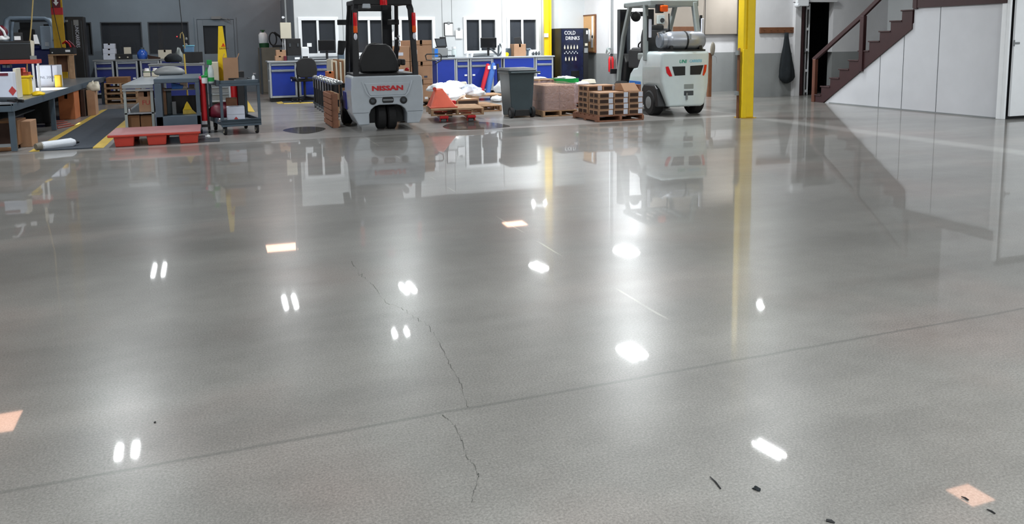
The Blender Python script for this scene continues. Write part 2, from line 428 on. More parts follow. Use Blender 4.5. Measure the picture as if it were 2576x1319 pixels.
# grey door with a glass light
d = struct('door_1', MB().box(-.39, -.235, 24.86, 24.9, 0, 2.12).box(.37, .6, 24.86, 24.9, 0, 2.12).box(-.235, .37, 24.86, 24.9, 0, 1.14).box(-.235, .37, 24.86, 24.9, 1.95, 2.12), M['wall_grey'], bevel=.006)
struct('pane', MB().box(-.235, .37, 24.92, 24.93, 1.14, 1.95), M['glass'], parent=d)
struct('door_closer', MB().box(.0, .28, 24.8, 24.86, 2.14, 2.22).bar([(.26, 24.78, 2.18), (.42, 24.74, 2.14), (.5, 24.84, 2.12)], .012, .012), M['mid_grey'], parent=d)
struct('trim_4', MB().box(-.46, -.40, 24.87, 24.9, 0, 2.2).box(.61, .67, 24.87, 24.9, 0, 2.2).box(-.40, .61, 24.87, 24.9, 2.14, 2.2), M['wall_grey'])
# dark doorway in the right wall
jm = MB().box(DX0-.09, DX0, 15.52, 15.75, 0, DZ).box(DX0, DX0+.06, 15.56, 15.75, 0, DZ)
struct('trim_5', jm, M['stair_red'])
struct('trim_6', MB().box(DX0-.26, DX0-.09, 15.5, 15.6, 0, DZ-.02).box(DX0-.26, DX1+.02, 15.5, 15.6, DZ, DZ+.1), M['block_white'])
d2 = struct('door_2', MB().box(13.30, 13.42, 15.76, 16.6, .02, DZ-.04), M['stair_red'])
rl = MB().box(13.44, 13.455, 15.66, 15.70, .0, DZ-.03).box(13.525, 13.54, 15.66, 15.70, .0, DZ-.03)
for k in range(5): rl.box(13.455, 13.525, 15.66, 15.70, .06+k*.5, .12+k*.5)
struct('slotted_rail', rl, M['frame_white'], parent=d2)
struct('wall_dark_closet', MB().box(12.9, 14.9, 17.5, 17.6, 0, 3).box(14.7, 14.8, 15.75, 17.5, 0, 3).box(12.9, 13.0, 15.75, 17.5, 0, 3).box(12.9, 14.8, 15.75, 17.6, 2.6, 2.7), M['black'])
# floor crack, thin wandering line
def crack(pts, wd, seed):
    rnd = random.Random(seed); P = []
    for (a, b) in zip(pts[:-1], pts[1:]):
        for k in range(8):
            t = k/8; P.append((a[0]+(b[0]-a[0])*t+rnd.uniform(-wd, wd), a[1]+(b[1]-a[1])*t+rnd.uniform(-wd, wd)*1.5))
    P.append(pts[-1]); mb = MB(); vs = []
    for i, (px, py) in enumerate(P):
        x, y = G(px, py, .0006); hw = .0011+.0009*math.sin(i*.8)
        vs += [(x-hw, y, .0006), (x+hw, y, .0006)]
    return mb.add(vs, [(2*i, 2*i+1, 2*i+3, 2*i+2) for i in range(len(P)-1)])
struct('crack', crack([(880, 655), (905, 690), (935, 715), (968, 760), (1010, 775), (1045, 800), (1078, 820), (1110, 870), (1130, 915), (1158, 960), (1178, 1025)], 3, 1), M['crack_grey'], parent=f1)
struct('crack', crack([(1112, 1045), (1143, 1068), (1160, 1105), (1172, 1145), (1190, 1170), (1203, 1195), (1197, 1225), (1186, 1265)], 3, 2), M['crack_grey'], parent=f1)

# ------------------------------------------------------------------ fixtures overhead (mirrored in the floor, bar the added fill lamps)
for (x, y, z_, L, tw, gp, p, yw, n) in FIX:
    t = T('ceiling_light', 'twin-tube ceiling light '+n, 'light', (x, y, z_), math.radians(yw), 'ceiling lights of the hall', local=True)
    t.p('housing', MB().prism([(-gp/2-.1, .03), (-.05, .09), (.05, .09), (gp/2+.1, .03), (gp/2+.1, .02), (-gp/2-.1, .02)], 'y', -L/2-.04, L/2+.04), M['frame_white'])
    t.p('hanger', MB().tube([(0, 0, .09), (0, 0, 5.6-z_)], .008, 6), M['mid_grey'])
for k, (x, y, a, b, p) in enumerate(HEAT):
    t = T('radiant_heater', ['square radiant heater glowing above the left end of the office', 'square radiant heater glowing above the right end of the office', 'square radiant heater above the long metal table', 'small radiant heater above the right of the polished floor'][k], 'heater', (x, y, 4.45), 0, 'radiant heaters overhead', local=True)
    t.p('hood', MB().prism([(-a/2-.05, .02), (-a/4, .16), (a/4, .16), (a/2+.05, .02)], 'y', -b/2-.03, b/2+.03), M['mid_grey'])
    t.p('hanger', MB().tube([(0, 0, .16), (0, 0, 1.15)], .008, 6), M['mid_grey'])
for k, (a, b, p, deg) in enumerate(SPOT):
    t = T('spotlight', ['spotlight over the long metal table', 'spotlight over the pile of white bags'][k], 'light', a, 0, 'spotlights', local=True)
    t.p('lamp_head', MB().lathe([(.05, .2), (.09, .16), (.11, .03)], (0, 0, 0)), M['black'], smooth=True)
    t.p('hanger', MB().tube([(0, 0, .2), (0, 0, 1.3)], .01, 6), M['mid_grey'])
# ------------------------------------------------------------------ common builders
def carton(name, label, x0, x1, y0, y1, z0, z1, m='carton', group=None, open_=False, mark=None, cat='box', rotz=0, tape=True):
    cx, cy = (x0+x1)/2, (y0+y1)/2; a, b, h = (x1-x0)/2, (y1-y0)/2, z1-z0
    t = T(name, label, cat, (cx, cy, z0), rotz, group, local=True)
    if open_:
        w_ = .008; mb = MB().box(-a, a, -b, b, 0, w_)
        mb.box(-a, a, -b, -b+w_, w_, h).box(-a, a, b-w_, b, w_, h).box(-a, -a+w_, -b+w_, b-w_, w_, h).box(a-w_, a, -b+w_, b-w_, w_, h)
        t.p('body', mb, M[m])
        t.p('flap', MB().hexa([(-a, -b, h), (-a+.006, -b, h), (-a+.006, b, h), (-a, b, h), (-a+a*.25, -b, h+a*.6), (-a+a*.25+.006, -b, h+a*.6), (-a+a*.25+.006, b, h+a*.6), (-a+a*.25, b, h+a*.6)]), M[m])
        t.p('flap', MB().hexa([(a-.006, -b, h), (a, -b, h), (a, b, h), (a-.006, b, h), (a+a*.2, -b, h+a*.6), (a+.006+a*.2, -b, h+a*.6), (a+.006+a*.2, b, h+a*.6), (a+a*.2, b, h+a*.6)]), M[m])
    else:
        t.p('body', MB().box(-a, a, -b, b, 0, h), M[m], bevel=min(.008, a*.2, h*.2))
        if tape: t.p('tape', MB().box(-.024, .024, -b-.0015, b+.0015, h*.75, h+.0015).box(-.024, .024, -b-.0015, -b, h*.75, h), M['tape'])
    if mark: 
        mk, sz, mm = mark
        t.p('lettering', text_mb(mk, sz, .001, place=lambda u, v, d_: (u, -b-.002-d_, h*.45+v)), M[mm])
    return t
def cab_unit(x0, x1, yf, z0, z1, depth, label, group, style='door', bl='blue', knob='right'):
    t = T('blue_cabinet', label, 'cabinet', ((x0+x1)/2, yf+depth/2, 0), 0, group)
    f = .045
    t.p('body', MB().box(x0, x1, yf+.03, yf+depth, z0, z1), M['alu'])
    t.p('plinth', MB().box(x0+.02, x1-.02, yf+.06, yf+depth-.02, 0, z0), M['black'])
    t.p('front_frame', MB().box(x0, x0+f, yf, yf+.03, z0, z1).box(x1-f, x1, yf, yf+.03, z0, z1).box(x0+f, x1-f, yf, yf+.03, z1-f*.6, z1).box(x0+f, x1-f, yf, yf+.03, z0, z0+f), M['alu'], bevel=.004)
    a, b = x0+f+.005, x1-f-.005
    if style == 'door':
        zt = z1-f*.6-.008
        d1 = t.p('drawer', MB().box(a, b, yf+.004, yf+.028, zt-.125, zt), M[bl], bevel=.003)
        t.p('handle', MB().box(a, b, yf-.018, yf+.004, zt-.045, zt-.004), M['sheet_steel'], parent=d1, bevel=.004)
        d2_ = t.p('door', MB().box(a, b, yf+.004, yf+.028, z0+f+.006, zt-.135), M[bl], bevel=.003)
        t.p('top_rail', MB().box(a, b, yf-.018, yf+.004, zt-.19, zt-.14), M['sheet_steel'], parent=d2_, bevel=.004)
        kx = b-.05 if knob == 'right' else a+.05
        t.p('latch', MB().box(kx-.035, kx+.035, yf-.01, yf+.004, .50, .54), M['frame_white'], parent=d2_, bevel=.003)
    elif style == 'drawers':
        n = 4; hh = (z1-f*.6-z0-f)/n
        for k in range(n):
            zz = z0+f+k*hh
            d1 = t.p('drawer', MB().box(a, b, yf+.004, yf+.028, zz+.006, zz+hh-.006), M[bl], bevel=.003)
            t.p('handle', MB().box(a, b, yf-.018, yf+.004, zz+hh-.045, zz+hh-.01), M['sheet_steel'], parent=d1, bevel=.004)
    elif style == 'doors':
        mid = (a+b)/2
        for (p, q, kx) in ((a, mid-.003, mid-.06), (mid+.003, b, mid+.06)):
            d1 = t.p('door', MB().box(p, q, yf+.004, yf+.028, z0+f+.006, z1-f*.6-.006), M[bl], bevel=.003)
            t.p('latch', MB().box(kx-.03, kx+.03, yf-.008, yf+.004, .5, .54), M['frame_white'], parent=d1)
    elif style == 'panel':
        t.p('side_panel', MB().box(a-.02, b+.02, yf-.006, yf+.028, z0+.02, z1-.02), M[bl], bevel=.003)
    return t
def monitor(x0, x1, z0, z1, Y, label, base_z, lean=0.0, back=False, group=None):
    t = T('monitor', label, 'monitor', ((x0+x1)/2, Y, base_z), 0, group); cx = (x0+x1)/2
    bz = MB().hexa([(x0+lean, Y-.02, z0), (x1+lean, Y-.02, z0), (x1+lean, Y+.03, z0), (x0+lean, Y+.03, z0), (x0, Y-.02, z1), (x1, Y-.02, z1), (x1, Y+.03, z1), (x0, Y+.03, z1)])
    t.p('bezel', bz, M['black'], bevel=.006)
    if not back:
        g_ = .02
        t.p('screen', MB().hexa([(x0+lean+g_, Y-.023, z0+g_), (x1+lean-g_, Y-.023, z0+g_), (x1+lean-g_, Y-.02, z0+g_), (x0+lean+g_, Y-.02, z0+g_), (x0+g_, Y-.023, z1-g_), (x1-g_, Y-.023, z1-g_), (x1-g_, Y-.02, z1-g_), (x0+g_, Y-.02, z1-g_)]), M['black_gloss'])
    t.p('stand', MB().box(cx-.03, cx+.03, Y+.03, Y+.05, base_z+.02, z0+.1).box(cx-.11, cx+.11, Y-.08, Y+.12, base_z, base_z+.02), M['black'], bevel=.004)
    return t
def wheel(t, c, r, wd, parent=None, hub='mid_grey', name='wheel', ax='x'):
    o = t.p(name, MB().lathe([(r*.5, -wd/2), (r*.86, -wd/2), (r, -wd*.36), (r, wd*.36), (r*.86, wd/2), (r*.5, wd/2)], c, ax, 24), M['rubber'], parent=parent, smooth=True)
    return o
def hubcap(t, c, r, wd, w, ax='x'):
    return t.p('hub', MB().lathe([(r*.2, -wd/2-.01), (r*.48, -wd/2-.004), (r*.52, wd*.3), (r*.5, wd/2+.004), (r*.2, wd/2+.01)], c, ax, 18), M['mid_grey'], parent=w, smooth=True)
def pallet(name, label, cx, cy, a, b, h, rotz=0, m='wood', group=None, z=0, n=6):
    """a: half width (along the deck boards' ends), b: half depth; deck boards run across, three stringers below"""
    t = T(name, label, 'pallet', (cx, cy, z), rotz, group, local=True)
    for x in (-a+.02, 0, a-.02):
        t.p('stringer', MB().box(x-.02, x+.02, -b, b, .02, h-.02), M[m])
    bw = 2*b/n*.72
    for k in range(n):
        y = -b+(k+.5)*2*b/n
        t.p('deck_board', MB().box(-a, a, y-bw/2, y+bw/2, h-.02, h), M[m], bevel=.003)
    for y in (-b+.06, 0, b-.06):
        t.p('bottom_board', MB().box(-a, a, y-.05, y+.05, 0, .02), M[m])
    return t

# ------------------------------------------------------------------ grey electric forklift
NX, NY, NR = 2.56, 12.52, math.radians(-2)
def fk(name, label, loc, rot): return T(name, label, 'forklift', loc, rot, local=True)
t = fk('forklift', 'silver grey forklift with black overhead guard seen from behind, red name on its rear', (NX, NY, 0), NR)
arch = [(.50, .10), (.30, .10), (.30, .27), (.27, .34), (.21, .39), (.14, .41), (-.14, .41), (-.21, .39), (-.27, .34), (-.30, .27), (-.30, .10), (-.47, .10)]
body = [(-.565, .30), (-.575, .60), (-.56, .845), (-.535, .87), (.535, .87), (.56, .845), (.575, .60), (.57, .28)]
cw = t.p('counterweight', MB().prism(arch+body, 'y', 0, .85), M['silver'], bevel=.05, seg=4, smooth=True)
t.p('wheel_well', MB().prism([(-.29, .10), (-.29, .40), (.29, .40), (.29, .10)], 'y', .30, .82), M['black'])
t.p('name_panel', MB().prism([(-.36, .76), (.36, .76), (.29, .575), (.26, .56), (-.26, .56), (-.29, .575)], 'y', -.010, .02), M['silver'], parent=cw, bevel=.008)
t.p('ridge', MB().tube([(-.40, -.002, .79), (-.33, -.012, .60), (-.28, -.016, .545), (.28, -.016, .545), (.33, -.012, .60), (.40, -.002, .79)], .012, 8), M['silver'], parent=cw, smooth=True)
t.p('seam', MB().box(-.556, -.31, -.002, .0, .292, .297).box(.31, .556, -.002, .0, .292, .297), M['dark_grey'], parent=cw)
t.p('lettering', text_mb('NISSAN', .135, .004, place=lambda u, v, d_: (u, -.014-d_, .672+v*.74), sx=1.10, bold=.006), M['red'], label='red lettering reading NISSAN')
for s in (-1, 1):
    w_ = t.p('round_lamp', MB().lathe([(.058, .01), (.058, -.012), (.045, -.016)], (s*.245+.005, 0, .475), 'y', 20), M['black'], smooth=True)
    t.p('lens', MB().lathe([(.03, -.016), (.025, -.02)], (s*.245+.005, 0, .475), 'y', 16), M['dark_grey'], parent=w_)
sl = t.p('tow_slot', MB().prism([(-.075, .44), (-.09, .46), (-.09, .51), (-.075, .53), (.075, .53), (.09, .51), (.09, .46), (.075, .44)], 'y', -.006, .01), M['black'])
t.p('tow_pin', MB().tube([(-.08, -.012, .485), (.08, -.012, .485)], .016, 8), M['mid_grey'], parent=sl)
for s in (-.085, .085): wheel(t, (s, .27, .20), .20, .145, name='rear_wheel')
for s in (-1, 1):
    w_ = wheel(t, (s*.50, 1.33, .25), .25, .17, name='front_wheel'); hubcap(t, (s*.50, 1.33, .25), .25, .17, w_)
t.p('chassis', MB().box(-.5, .5, .84, 1.15, .18, .85).box(-.40, .40, 1.15, 1.62, .16, .55), M['silver_dark'], bevel=.02)
t.p('side_step', MB().box(-.585, -.50, .62, 1.05, .30, .60), M['blue_dark'], bevel=.02)
t.p('deck', MB().box(-.50, .50, .06, 1.15, .865, .90), M['black'], bevel=.01)
# overhead guard
gd = MB()
for s in (-1, 1):
    gd.bar([(s*.475, .10, .86), (s*.46, .13, 1.4), (s*.44, .18, 1.92), (s*.42, .22, 2.0)], .042, .05)
    gd.bar([(s*.44, 1.62, .6), (s*.43, 1.50, 1.2), (s*.42, 1.36, 1.7), (s*.40, 1.22, 2.03)], .03, .04)
    gd.bar([(s*.42, .18, 2.03), (s*.40, 1.24, 2.05)], .045, .035)
t.p('overhead_guard', gd, M['black'], bevel=.012)
t.p('crossbar', MB().box(-.46, .46, .14, .24, 1.98, 2.08), M['black'], bevel=.02)
rb = MB()
for k in range(5): rb.box(-.40, .40, .38+k*.18, .43+k*.18, 2.03, 2.06)
t.p('roof_bars', rb, M['black'])
for s in (-1, 1):
    lp = t.p('tail_lamp', MB().lathe([(.001, -.16), (.028, -.13), (.032, 0), (.032, .12), (.028, .16)], (s*.462, .05, 1.70), 'z', 14), M['red_lamp'], smooth=True)
    t.p('indicator', MB().lathe([(.03, -.05), (.033, 0), (.03, .055)], (s*.464, .045, 1.60), 'z', 14), M['orange_lamp'], parent=lp, smooth=True)
    t.p('reversing_light', MB().blob((s*.466, .05, 1.49), (.028, .02, .055), 1, 0, 12, 8, False), M['clear_lamp'], parent=lp, smooth='all')
t.p('beacon', MB().lathe([(.055, -.02), (.06, 0), (.055, .07), (.03, .095)], (0, .12, 2.0), 'z', 16), M['red_lamp'], smooth=True)
t.p('work_lamp', MB().prism([(-.34, 1.93), (-.21, 1.93), (-.22, 2.0), (-.33, 2.0)], 'y', .06, .14), M['silver'], bevel=.01)
# seat
st = t.p('seat', MB().prism([(-.37, .91), (-.40, 1.05), (-.35, 1.20), (-.25, 1.34), (-.18, 1.37), (.05, 1.37), (.12, 1.33), (.20, 1.2), (.25, 1.05), (.23, .91)], 'y', .30, .42), M['black'], bevel=.03, seg=3, smooth=True)
t.p('cushion', MB().box(-.27, .27, .40, .80, .92, 1.06), M['black'], parent=st, bevel=.03)
t.p('armrest', MB().box(.30, .37, .35, .75, 1.02, 1.12), M['black'], parent=st, bevel=.02)
t.p('red_knob', MB().blob((.37, .25, .95), (.035, .035, .035), 2, 0), M['red'], smooth='all')
# mast: two channels, inner cylinder, carriage
for s in (-1, 1): t.p('mast_channel', MB().box(s*.30-.085+.02, s*.30+.085+.02, 1.72, 1.86, .12, 2.12), M['black_gloss'], bevel=.01)
t.p('mast_crosshead', MB().box(-.37, .41, 1.74, 1.84, 1.95, 2.08), M['black_gloss'])
t.p('mast_crosshead', MB().box(-.37, .41, 1.74, 1.84, .35, .45), M['black_gloss'])
t.p('carriage', MB().box(-.5, .5, 1.88, 1.93, .25, .33).box(-.5, .5, 1.88, 1.93, .6, .68), M['black'])
for s in (-1, 1): t.p('fork', MB().box(s*.3-.05, s*.3+.05, 1.9, 1.94, .05, .7).box(s*.3-.05, s*.3+.05, 1.94, 2.3, .03, .07), M['dark_grey'])
t.p('mirror', MB().prism([(-.62, 1.20), (-.60, 1.44), (-.46, 1.43), (-.47, 1.36), (-.52, 1.19)], 'y', 1.28, 1.33), M['black'], bevel=.015)
t.p('mirror_bracket', MB().box(-.60, -.44, 1.3, 1.34, 1.70, 1.79), M['black'], bevel=.01)
t.p('mirror_bracket', MB().box(.26, .46, 1.3, 1.34, 1.70, 1.79), M['black'], bevel=.01)
lv = MB()
for k, (x, z) in enumerate(((.32, 1.46), (.38, 1.50), (.39, 1.42))): lv.tube([(x-.03, 1.1, 1.05), (x, .95, z-.03)], .008, 6)
t.p('lever', lv, M['black'])
for (x, z) in ((.32, 1.46), (.38, 1.50), (.39, 1.42)): t.p('lever_knob', MB().blob((x, .95, z), (.022, .022, .022), 1, 0, 10, 8, False), M['white_plastic'], smooth='all')
t.p('steering_wheel', MB().tube([(.18*math.cos(a*.524), 1.05+.12*math.sin(a*.524), 1.28+.1*math.sin(a*.524)) for a in range(13)], .015, 8, False).tube([(0, 1.3, .9), (0, 1.05, 1.28)], .025, 8), M['black'], smooth=True)

# ------------------------------------------------------------------ pale gas forklift
UX, UY, UR = 7.95, 12.36, math.radians(-4)
t = fk('forklift', 'white and pale grey gas forklift with a grey fuel cylinder, beside the big yellow column', (UX, UY, 0), UR)
out = [(-.33, .17), (.33, .17), (.40, .20), (.455, .42), (.475, .60), (.485, 1.10), (.47, 1.17), (-.47, 1.17), (-.485, 1.10), (-.485, .62), (-.47, .60), (-.39, .36)]
cw = t.p('counterweight', MB().prism(out, 'y', 0, .80), M['pale'], bevel=.06, seg=4, smooth=True)
t.p('vent', MB().prism([(-.27, .90), (-.01, .90), (-.01, .74), (-.22, .735)], 'y', -.004, .03), M['black'], parent=cw)
t.p('vent', MB().prism([(.09, .905), (.36, .915), (.30, .745), (.09, .745)], 'y', -.004, .03), M['black'], parent=cw)
t.p('tail_lamp', MB().prism([(-.40, .90), (-.35, .905), (-.27, .73), (-.32, .725), (-.38, .79)], 'y', -.012, .02), M['red_lamp'])
t.p('tail_lamp', MB().prism([(.375, .92), (.42, .92), (.405, .80), (.365, .725), (.34, .73)], 'y', -.012, .02), M['red_lamp'])
for k, (z0, z1) in enumerate(((.49, .58), (.37, .46))):
    s_ = t.p('grip_recess', MB().box(-.03, .165, -.005, .03, z0, z1), M['pale_grey'] if k == 0 else M['dark_grey'], parent=cw, bevel=.01)
t.p('tow_pin', MB().tube([(.02, -.02, .30), (.02, -.02, .42)], .018, 8), M['mid_grey'])
t.p('lettering', text_mb('UNI', .085, .002, place=lambda u, v, d_: (-.055+u+v*.2, -.003-d_, .985+v), bold=.002), M['teal'], label='green lettering reading UNI')
t.p('lettering', text_mb('CARRIERS', .07, .002, place=lambda u, v, d_: (.20+u*.82+v*.2, -.003-d_, .99+v), bold=.001), M['sky'], label='pale blue lettering reading CARRIERS')
# side body
sp = [(.78, .25), (.78, 1.17), (.62, 1.17), (1.0, .98), (1.16, .86), (1.28, .66), (1.40, .58), (1.62, .55), (1.62, .25)]
t.p('side_body', MB().prism([(.78, .34), (.78, 1.12), (.92, 1.0), (1.02, .86), (1.2, .84), (1.34, .74), (1.42, .56), (1.42, .34)], 'x', -.47, .47), M['pale'], bevel=.03, seg=3, smooth=True)
t.p('blue_stripe', MB().box(-.478, -.47, .86, 1.36, .52, .60), M['sky_blue'], parent=cw)
t.p('floor_plate', MB().box(-.5, .5, 1.4, 1.95, .30, .40), M['black'])
t.p('front_cowl', MB().prism([(1.70, .4), (1.62, .95), (1.74, 1.12), (1.95, 1.10), (1.95, .4)], 'x', -.44, .44), M['black'], bevel=.03)
t.p('hood', MB().box(-.46, .46, .60, 1.05, 1.0, 1.14), M['pale_grey'], bevel=.03)
# wheels
for s in (-1, 1):
    w_ = wheel(t, (s*.41, .43, .235), .235, .22, name='rear_wheel'); hubcap(t, (s*.41, .43, .235), .235, .22, w_)
    w_ = wheel(t, (s*.47, 1.72, .29), .29, .22, name='front_wheel'); hubcap(t, (s*.47, 1.72, .29), .29, .22, w_)
t.p('wheel_arch', MB().prism([(.08, .17), (.16, .50), (.24, .56), (.68, .56), (.76, .48), (.78, .17)], 'x', -.50, -.34), M['black'], bevel=.02)
# guard
t.p('rear_pillar', MB().bar([(-.49, .62, 1.0), (-.49, .64, 1.6), (-.48, .66, 2.06)], .04, .045), M['pale_grey'], bevel=.015)
t.p('rear_pillar', MB().bar([(.46, .30, 1.15), (.42, .36, 1.6), (.38, .42, 2.06)], .045, .05), M['pale_grey'], bevel=.015)
for s in (-1, 1):
    t.p('front_pillar', MB().bar([(s*.49, 1.86, .45), (s*.49, 1.80, .8), (s*.485, 1.62, 1.45), (s*.48, 1.32, 2.05)], .035, .045), M['pale_grey'], bevel=.012)
t.p('overhead_guard', MB().box(-.52, -.42, .45, 1.55, 2.0, 2.1).box(.36, .46, .40, 1.55, 2.0, 2.1).box(-.52, .46, .38, .50, 1.98, 2.1).box(-.52, .46, 1.45, 1.55, 2.0, 2.08), M['pale_grey'], bevel=.02)
rb = MB()
for k in range(5): rb.box(-.42+k*.17, -.39+k*.17, .5, 1.45, 2.03, 2.07)
t.p('roof_bars', rb, M['black'])
t.p('work_lamp', MB().prism([(-.42, 1.86), (-.28, 1.86), (-.28, 2.02), (-.42, 2.02)], 'y', .32, .40), M['black'], bevel=.01)
t.p('indicator', MB().box(-.36, -.22, .26, .34, 1.88, 2.0), M['orange_lamp'], bevel=.02)
t.p('lamp_strip', MB().box(-.47, -.42, .52, .56, 1.42, 1.76), M['clear_lamp'], bevel=.01)
t.p('lamp_strip', MB().box(.46, .51, .26, .30, 1.46, 1.76), M['clear_lamp'], bevel=.01)
t.p('lamp_backing', MB().box(-.48, -.43, .565, .60, 1.36, 1.82), M['black'], bevel=.01)
t.p('lamp_backing', MB().box(.45, .50, .305, .34, 1.40, 1.82), M['black'], bevel=.01)
# fuel cylinder
ty = .20
tk = t.p('fuel_cylinder', MB().lathe([(.09, -.42), (.135, -.42), (.135, -.35), (.11, -.34), (.145, -.31), (.165, -.24), (.17, .2), (.165, .36), (.13, .42), (.05, .45)], (.02, ty, 1.36), 'x', 28), M['tank'], smooth=True)
t.p('cylinder_strap', MB().lathe([(.172, -.018), (.176, 0), (.172, .018)], (.06, ty, 1.36), 'x', 28), M['black'], parent=tk)
t.p('strap_buckle', MB().box(.07, .12, ty-.185, ty-.165, 1.38, 1.48), M['chrome'], parent=tk, bevel=.006)
t.p('collar', MB().lathe([(.10, -.46), (.125, -.46), (.125, -.41), (.10, -.41)], (.02, ty, 1.36), 'x', 24), M['silver_dark'], parent=tk, smooth=True)
t.p('cylinder_cradle', MB().box(-.36, .42, .04, .38, 1.165, 1.20).box(-.28, -.22, .06, .36, 1.2, 1.27).box(.30, .36, .06, .36, 1.2, 1.27), M['black'], bevel=.006)
t.p('valve', MB().tube([(-.40, ty, 1.36), (-.46, ty, 1.5), (-.34, ty, 1.52)], .018, 8).lathe([(.035, 0), (.035, .04)], (-.34, ty, 1.50)), M['chrome'])
t.p('antenna', MB().tube([(-.18, .30, 1.5), (-.185, .31, 1.85)], .012, 6), M['black'])
# seat and controls
st = t.p('seat', MB().prism([(.82, 1.14), (.80, 1.42), (.84, 1.58), (.94, 1.60), (1.0, 1.45), (1.02, 1.22), (1.42, 1.24), (1.46, 1.12)], 'x', -.42, .16), M['black'], bevel=.04, seg=3, smooth=True)
t.p('seat_base', MB().box(-.44, .40, .92, 1.5, .84, 1.20), M['black'], parent=st, bevel=.03)
t.p('headrest', MB().box(-.32, .0, .84, .92, 1.56, 1.66), M['black'], parent=st, bevel=.03)
t.p('steering_wheel', MB().tube([(-.02+.17*math.cos(a*.524), 1.55+.13*math.sin(a*.524), 1.30-.1*math.sin(a*.524)) for a in range(13)], .015, 8, False).tube([(-.02, 1.75, 1.05), (-.02, 1.55, 1.30)], .022, 8), M['black'], smooth=True)
t.p('lever', MB().tube([(.2, 1.7, 1.1), (.22, 1.6, 1.38)], .01, 6).tube([(.26, 1.7, 1.1), (.28, 1.6, 1.38)], .01, 6), M['black'])
for s in (-1, 1): t.p('mast_channel', MB().box(s*.30-.075, s*.30+.075, 2.02, 2.18, .1, 2.0), M['black_gloss'], bevel=.01)
t.p('mast_crosshead', MB().box(-.37, .37, 2.03, 2.16, 1.86, 1.95), M['black_gloss'])
t.p('mast_crosshead', MB().box(-.37, .37, 2.03, 2.16, .5, .6), M['black_gloss'])
t.p('mast_cylinder', MB().tube([(-.16, 2.1, .2), (-.16, 2.1, 1.9)], .04, 10), M['dark_grey'])
t.p('carriage', MB().box(-.5, .5, 2.2, 2.25, .3, .4).box(-.5, .5, 2.2, 2.25, .7, .8), M['black'])
for s in (-1, 1): t.p('fork', MB().box(s*.3-.05, s*.3+.05, 2.25, 2.29, .05, .8).box(s*.3-.05, s*.3+.05, 2.29, 2.5, .03, .07), M['dark_grey'])
t.p('mirror', MB().blob((-.22, 1.62, 1.84), (.11, .04, .10), 3, .02, 14, 10, False), M['black'], smooth='all')

# ------------------------------------------------------------------ columns
t = T('yellow_column', 'big yellow painted steel column standing at the edge of the polished floor', 'column', (8.72, 11.62, 0), math.radians(0), local=True)
cz = 5.6
t.p('flange', MB().box(-.14, -.075, -.07, .09, .012, cz), M['yellow'], bevel=.005)
t.p('box_section', MB().box(-.075, .075, -.10, .10, .012, cz), M['yellow'], bevel=.012)
t.p('flange', MB().box(.075, .10, -.07, .09, .012, cz), M['yellow_dark'], bevel=.005)
t.p('guard_plate', MB().prism([(-.185, 0), (-.168, 0), (-.168, 1.22), (-.185, 1.15)], 'y', -.03, .03), M['wood_dark'])
t.p('guard_channel', MB().box(-.165, -.085, -.12, -.075, 0.012, 1.2), M['yellow'], bevel=.005)
t.p('hinge', MB().box(-.225, -.19, -.04, .04, .40, .47).box(-.225, -.19, -.04, .04, 1.1, 1.18), M['mid_grey'])
t.p('base_plate', MB().box(-.16, .12, -.13, .13, 0, .012), M['yellow_dark'])
x0, z_ = W(1370, 100, 20.55); x1, _ = W(1386, 100, 20.55)
t = T('yellow_column', 'slim yellow column rising behind the workbench near the vending machine', 'column', ((x0+x1)/2, 20.6, 0))
t.p('post', MB().box(x0, x1-.05, 20.55, 20.62, 0, 5.6), M['yellow'], bevel=.006)
t.p('flange', MB().box(x1-.05, x1, 20.5, 20.7, 0, 5.6), M['yellow'], bevel=.006)
t.p('call_point', MB().box(x0-.02, x0+.1, 20.51, 20.55, W(1375, 94, 20.55)[1], W(1375, 84, 20.55)[1]), M['white_plastic'], bevel=.006)
x0, _ = W(131, 60, 22.0); x1, _ = W(160, 60, 22.0)
t = T('yellow_column', 'yellow column on the left with a red band and an arrow sign', 'column', ((x0+x1)/2, 22.05, 0))
zr0, zr1 = W(145, 37, 22.0)[1], W(145, 19, 22.0)[1]
t.p('web', MB().box(x0+.02, x1-.02, 22.05, 22.15, 0, 5.6), M['yellow_dark'])
t.p('flange', MB().box(x0, x1, 22.0, 22.05, 0, zr0).box(x0, x1, 22.0, 22.05, zr1, 5.6), M['yellow_dark'], bevel=.006)
t.p('red_band', MB().box(x0, x1, 21.995, 22.05, zr0, zr1), M['red'])
cx = (x0+x1)/2; sg = t.p('sign', MB().box(cx-.09, cx+.09, 21.97, 21.99, zr1+.0, zr1+.62), M['maroon'])
t.p('arrow', MB().prism([(cx, zr1+.04), (cx-.06, zr1+.13), (cx-.025, zr1+.13), (cx-.025, zr1+.5), (cx+.025, zr1+.5), (cx+.025, zr1+.13), (cx+.06, zr1+.13)], 'y', 21.965, 21.97), M['paper'], parent=sg)
single('cable', MB().tube([(x0+.04, 21.95, 2.5), (x0+.08, 21.95, 2.1), (x1-.10, 21.95, 1.6), (x1-.07, 21.94, 1.38), (x1+.02, 21.9, 1.36)], .009, 6), M['black'], 'black cable running down the face of the left yellow column', 'cable')

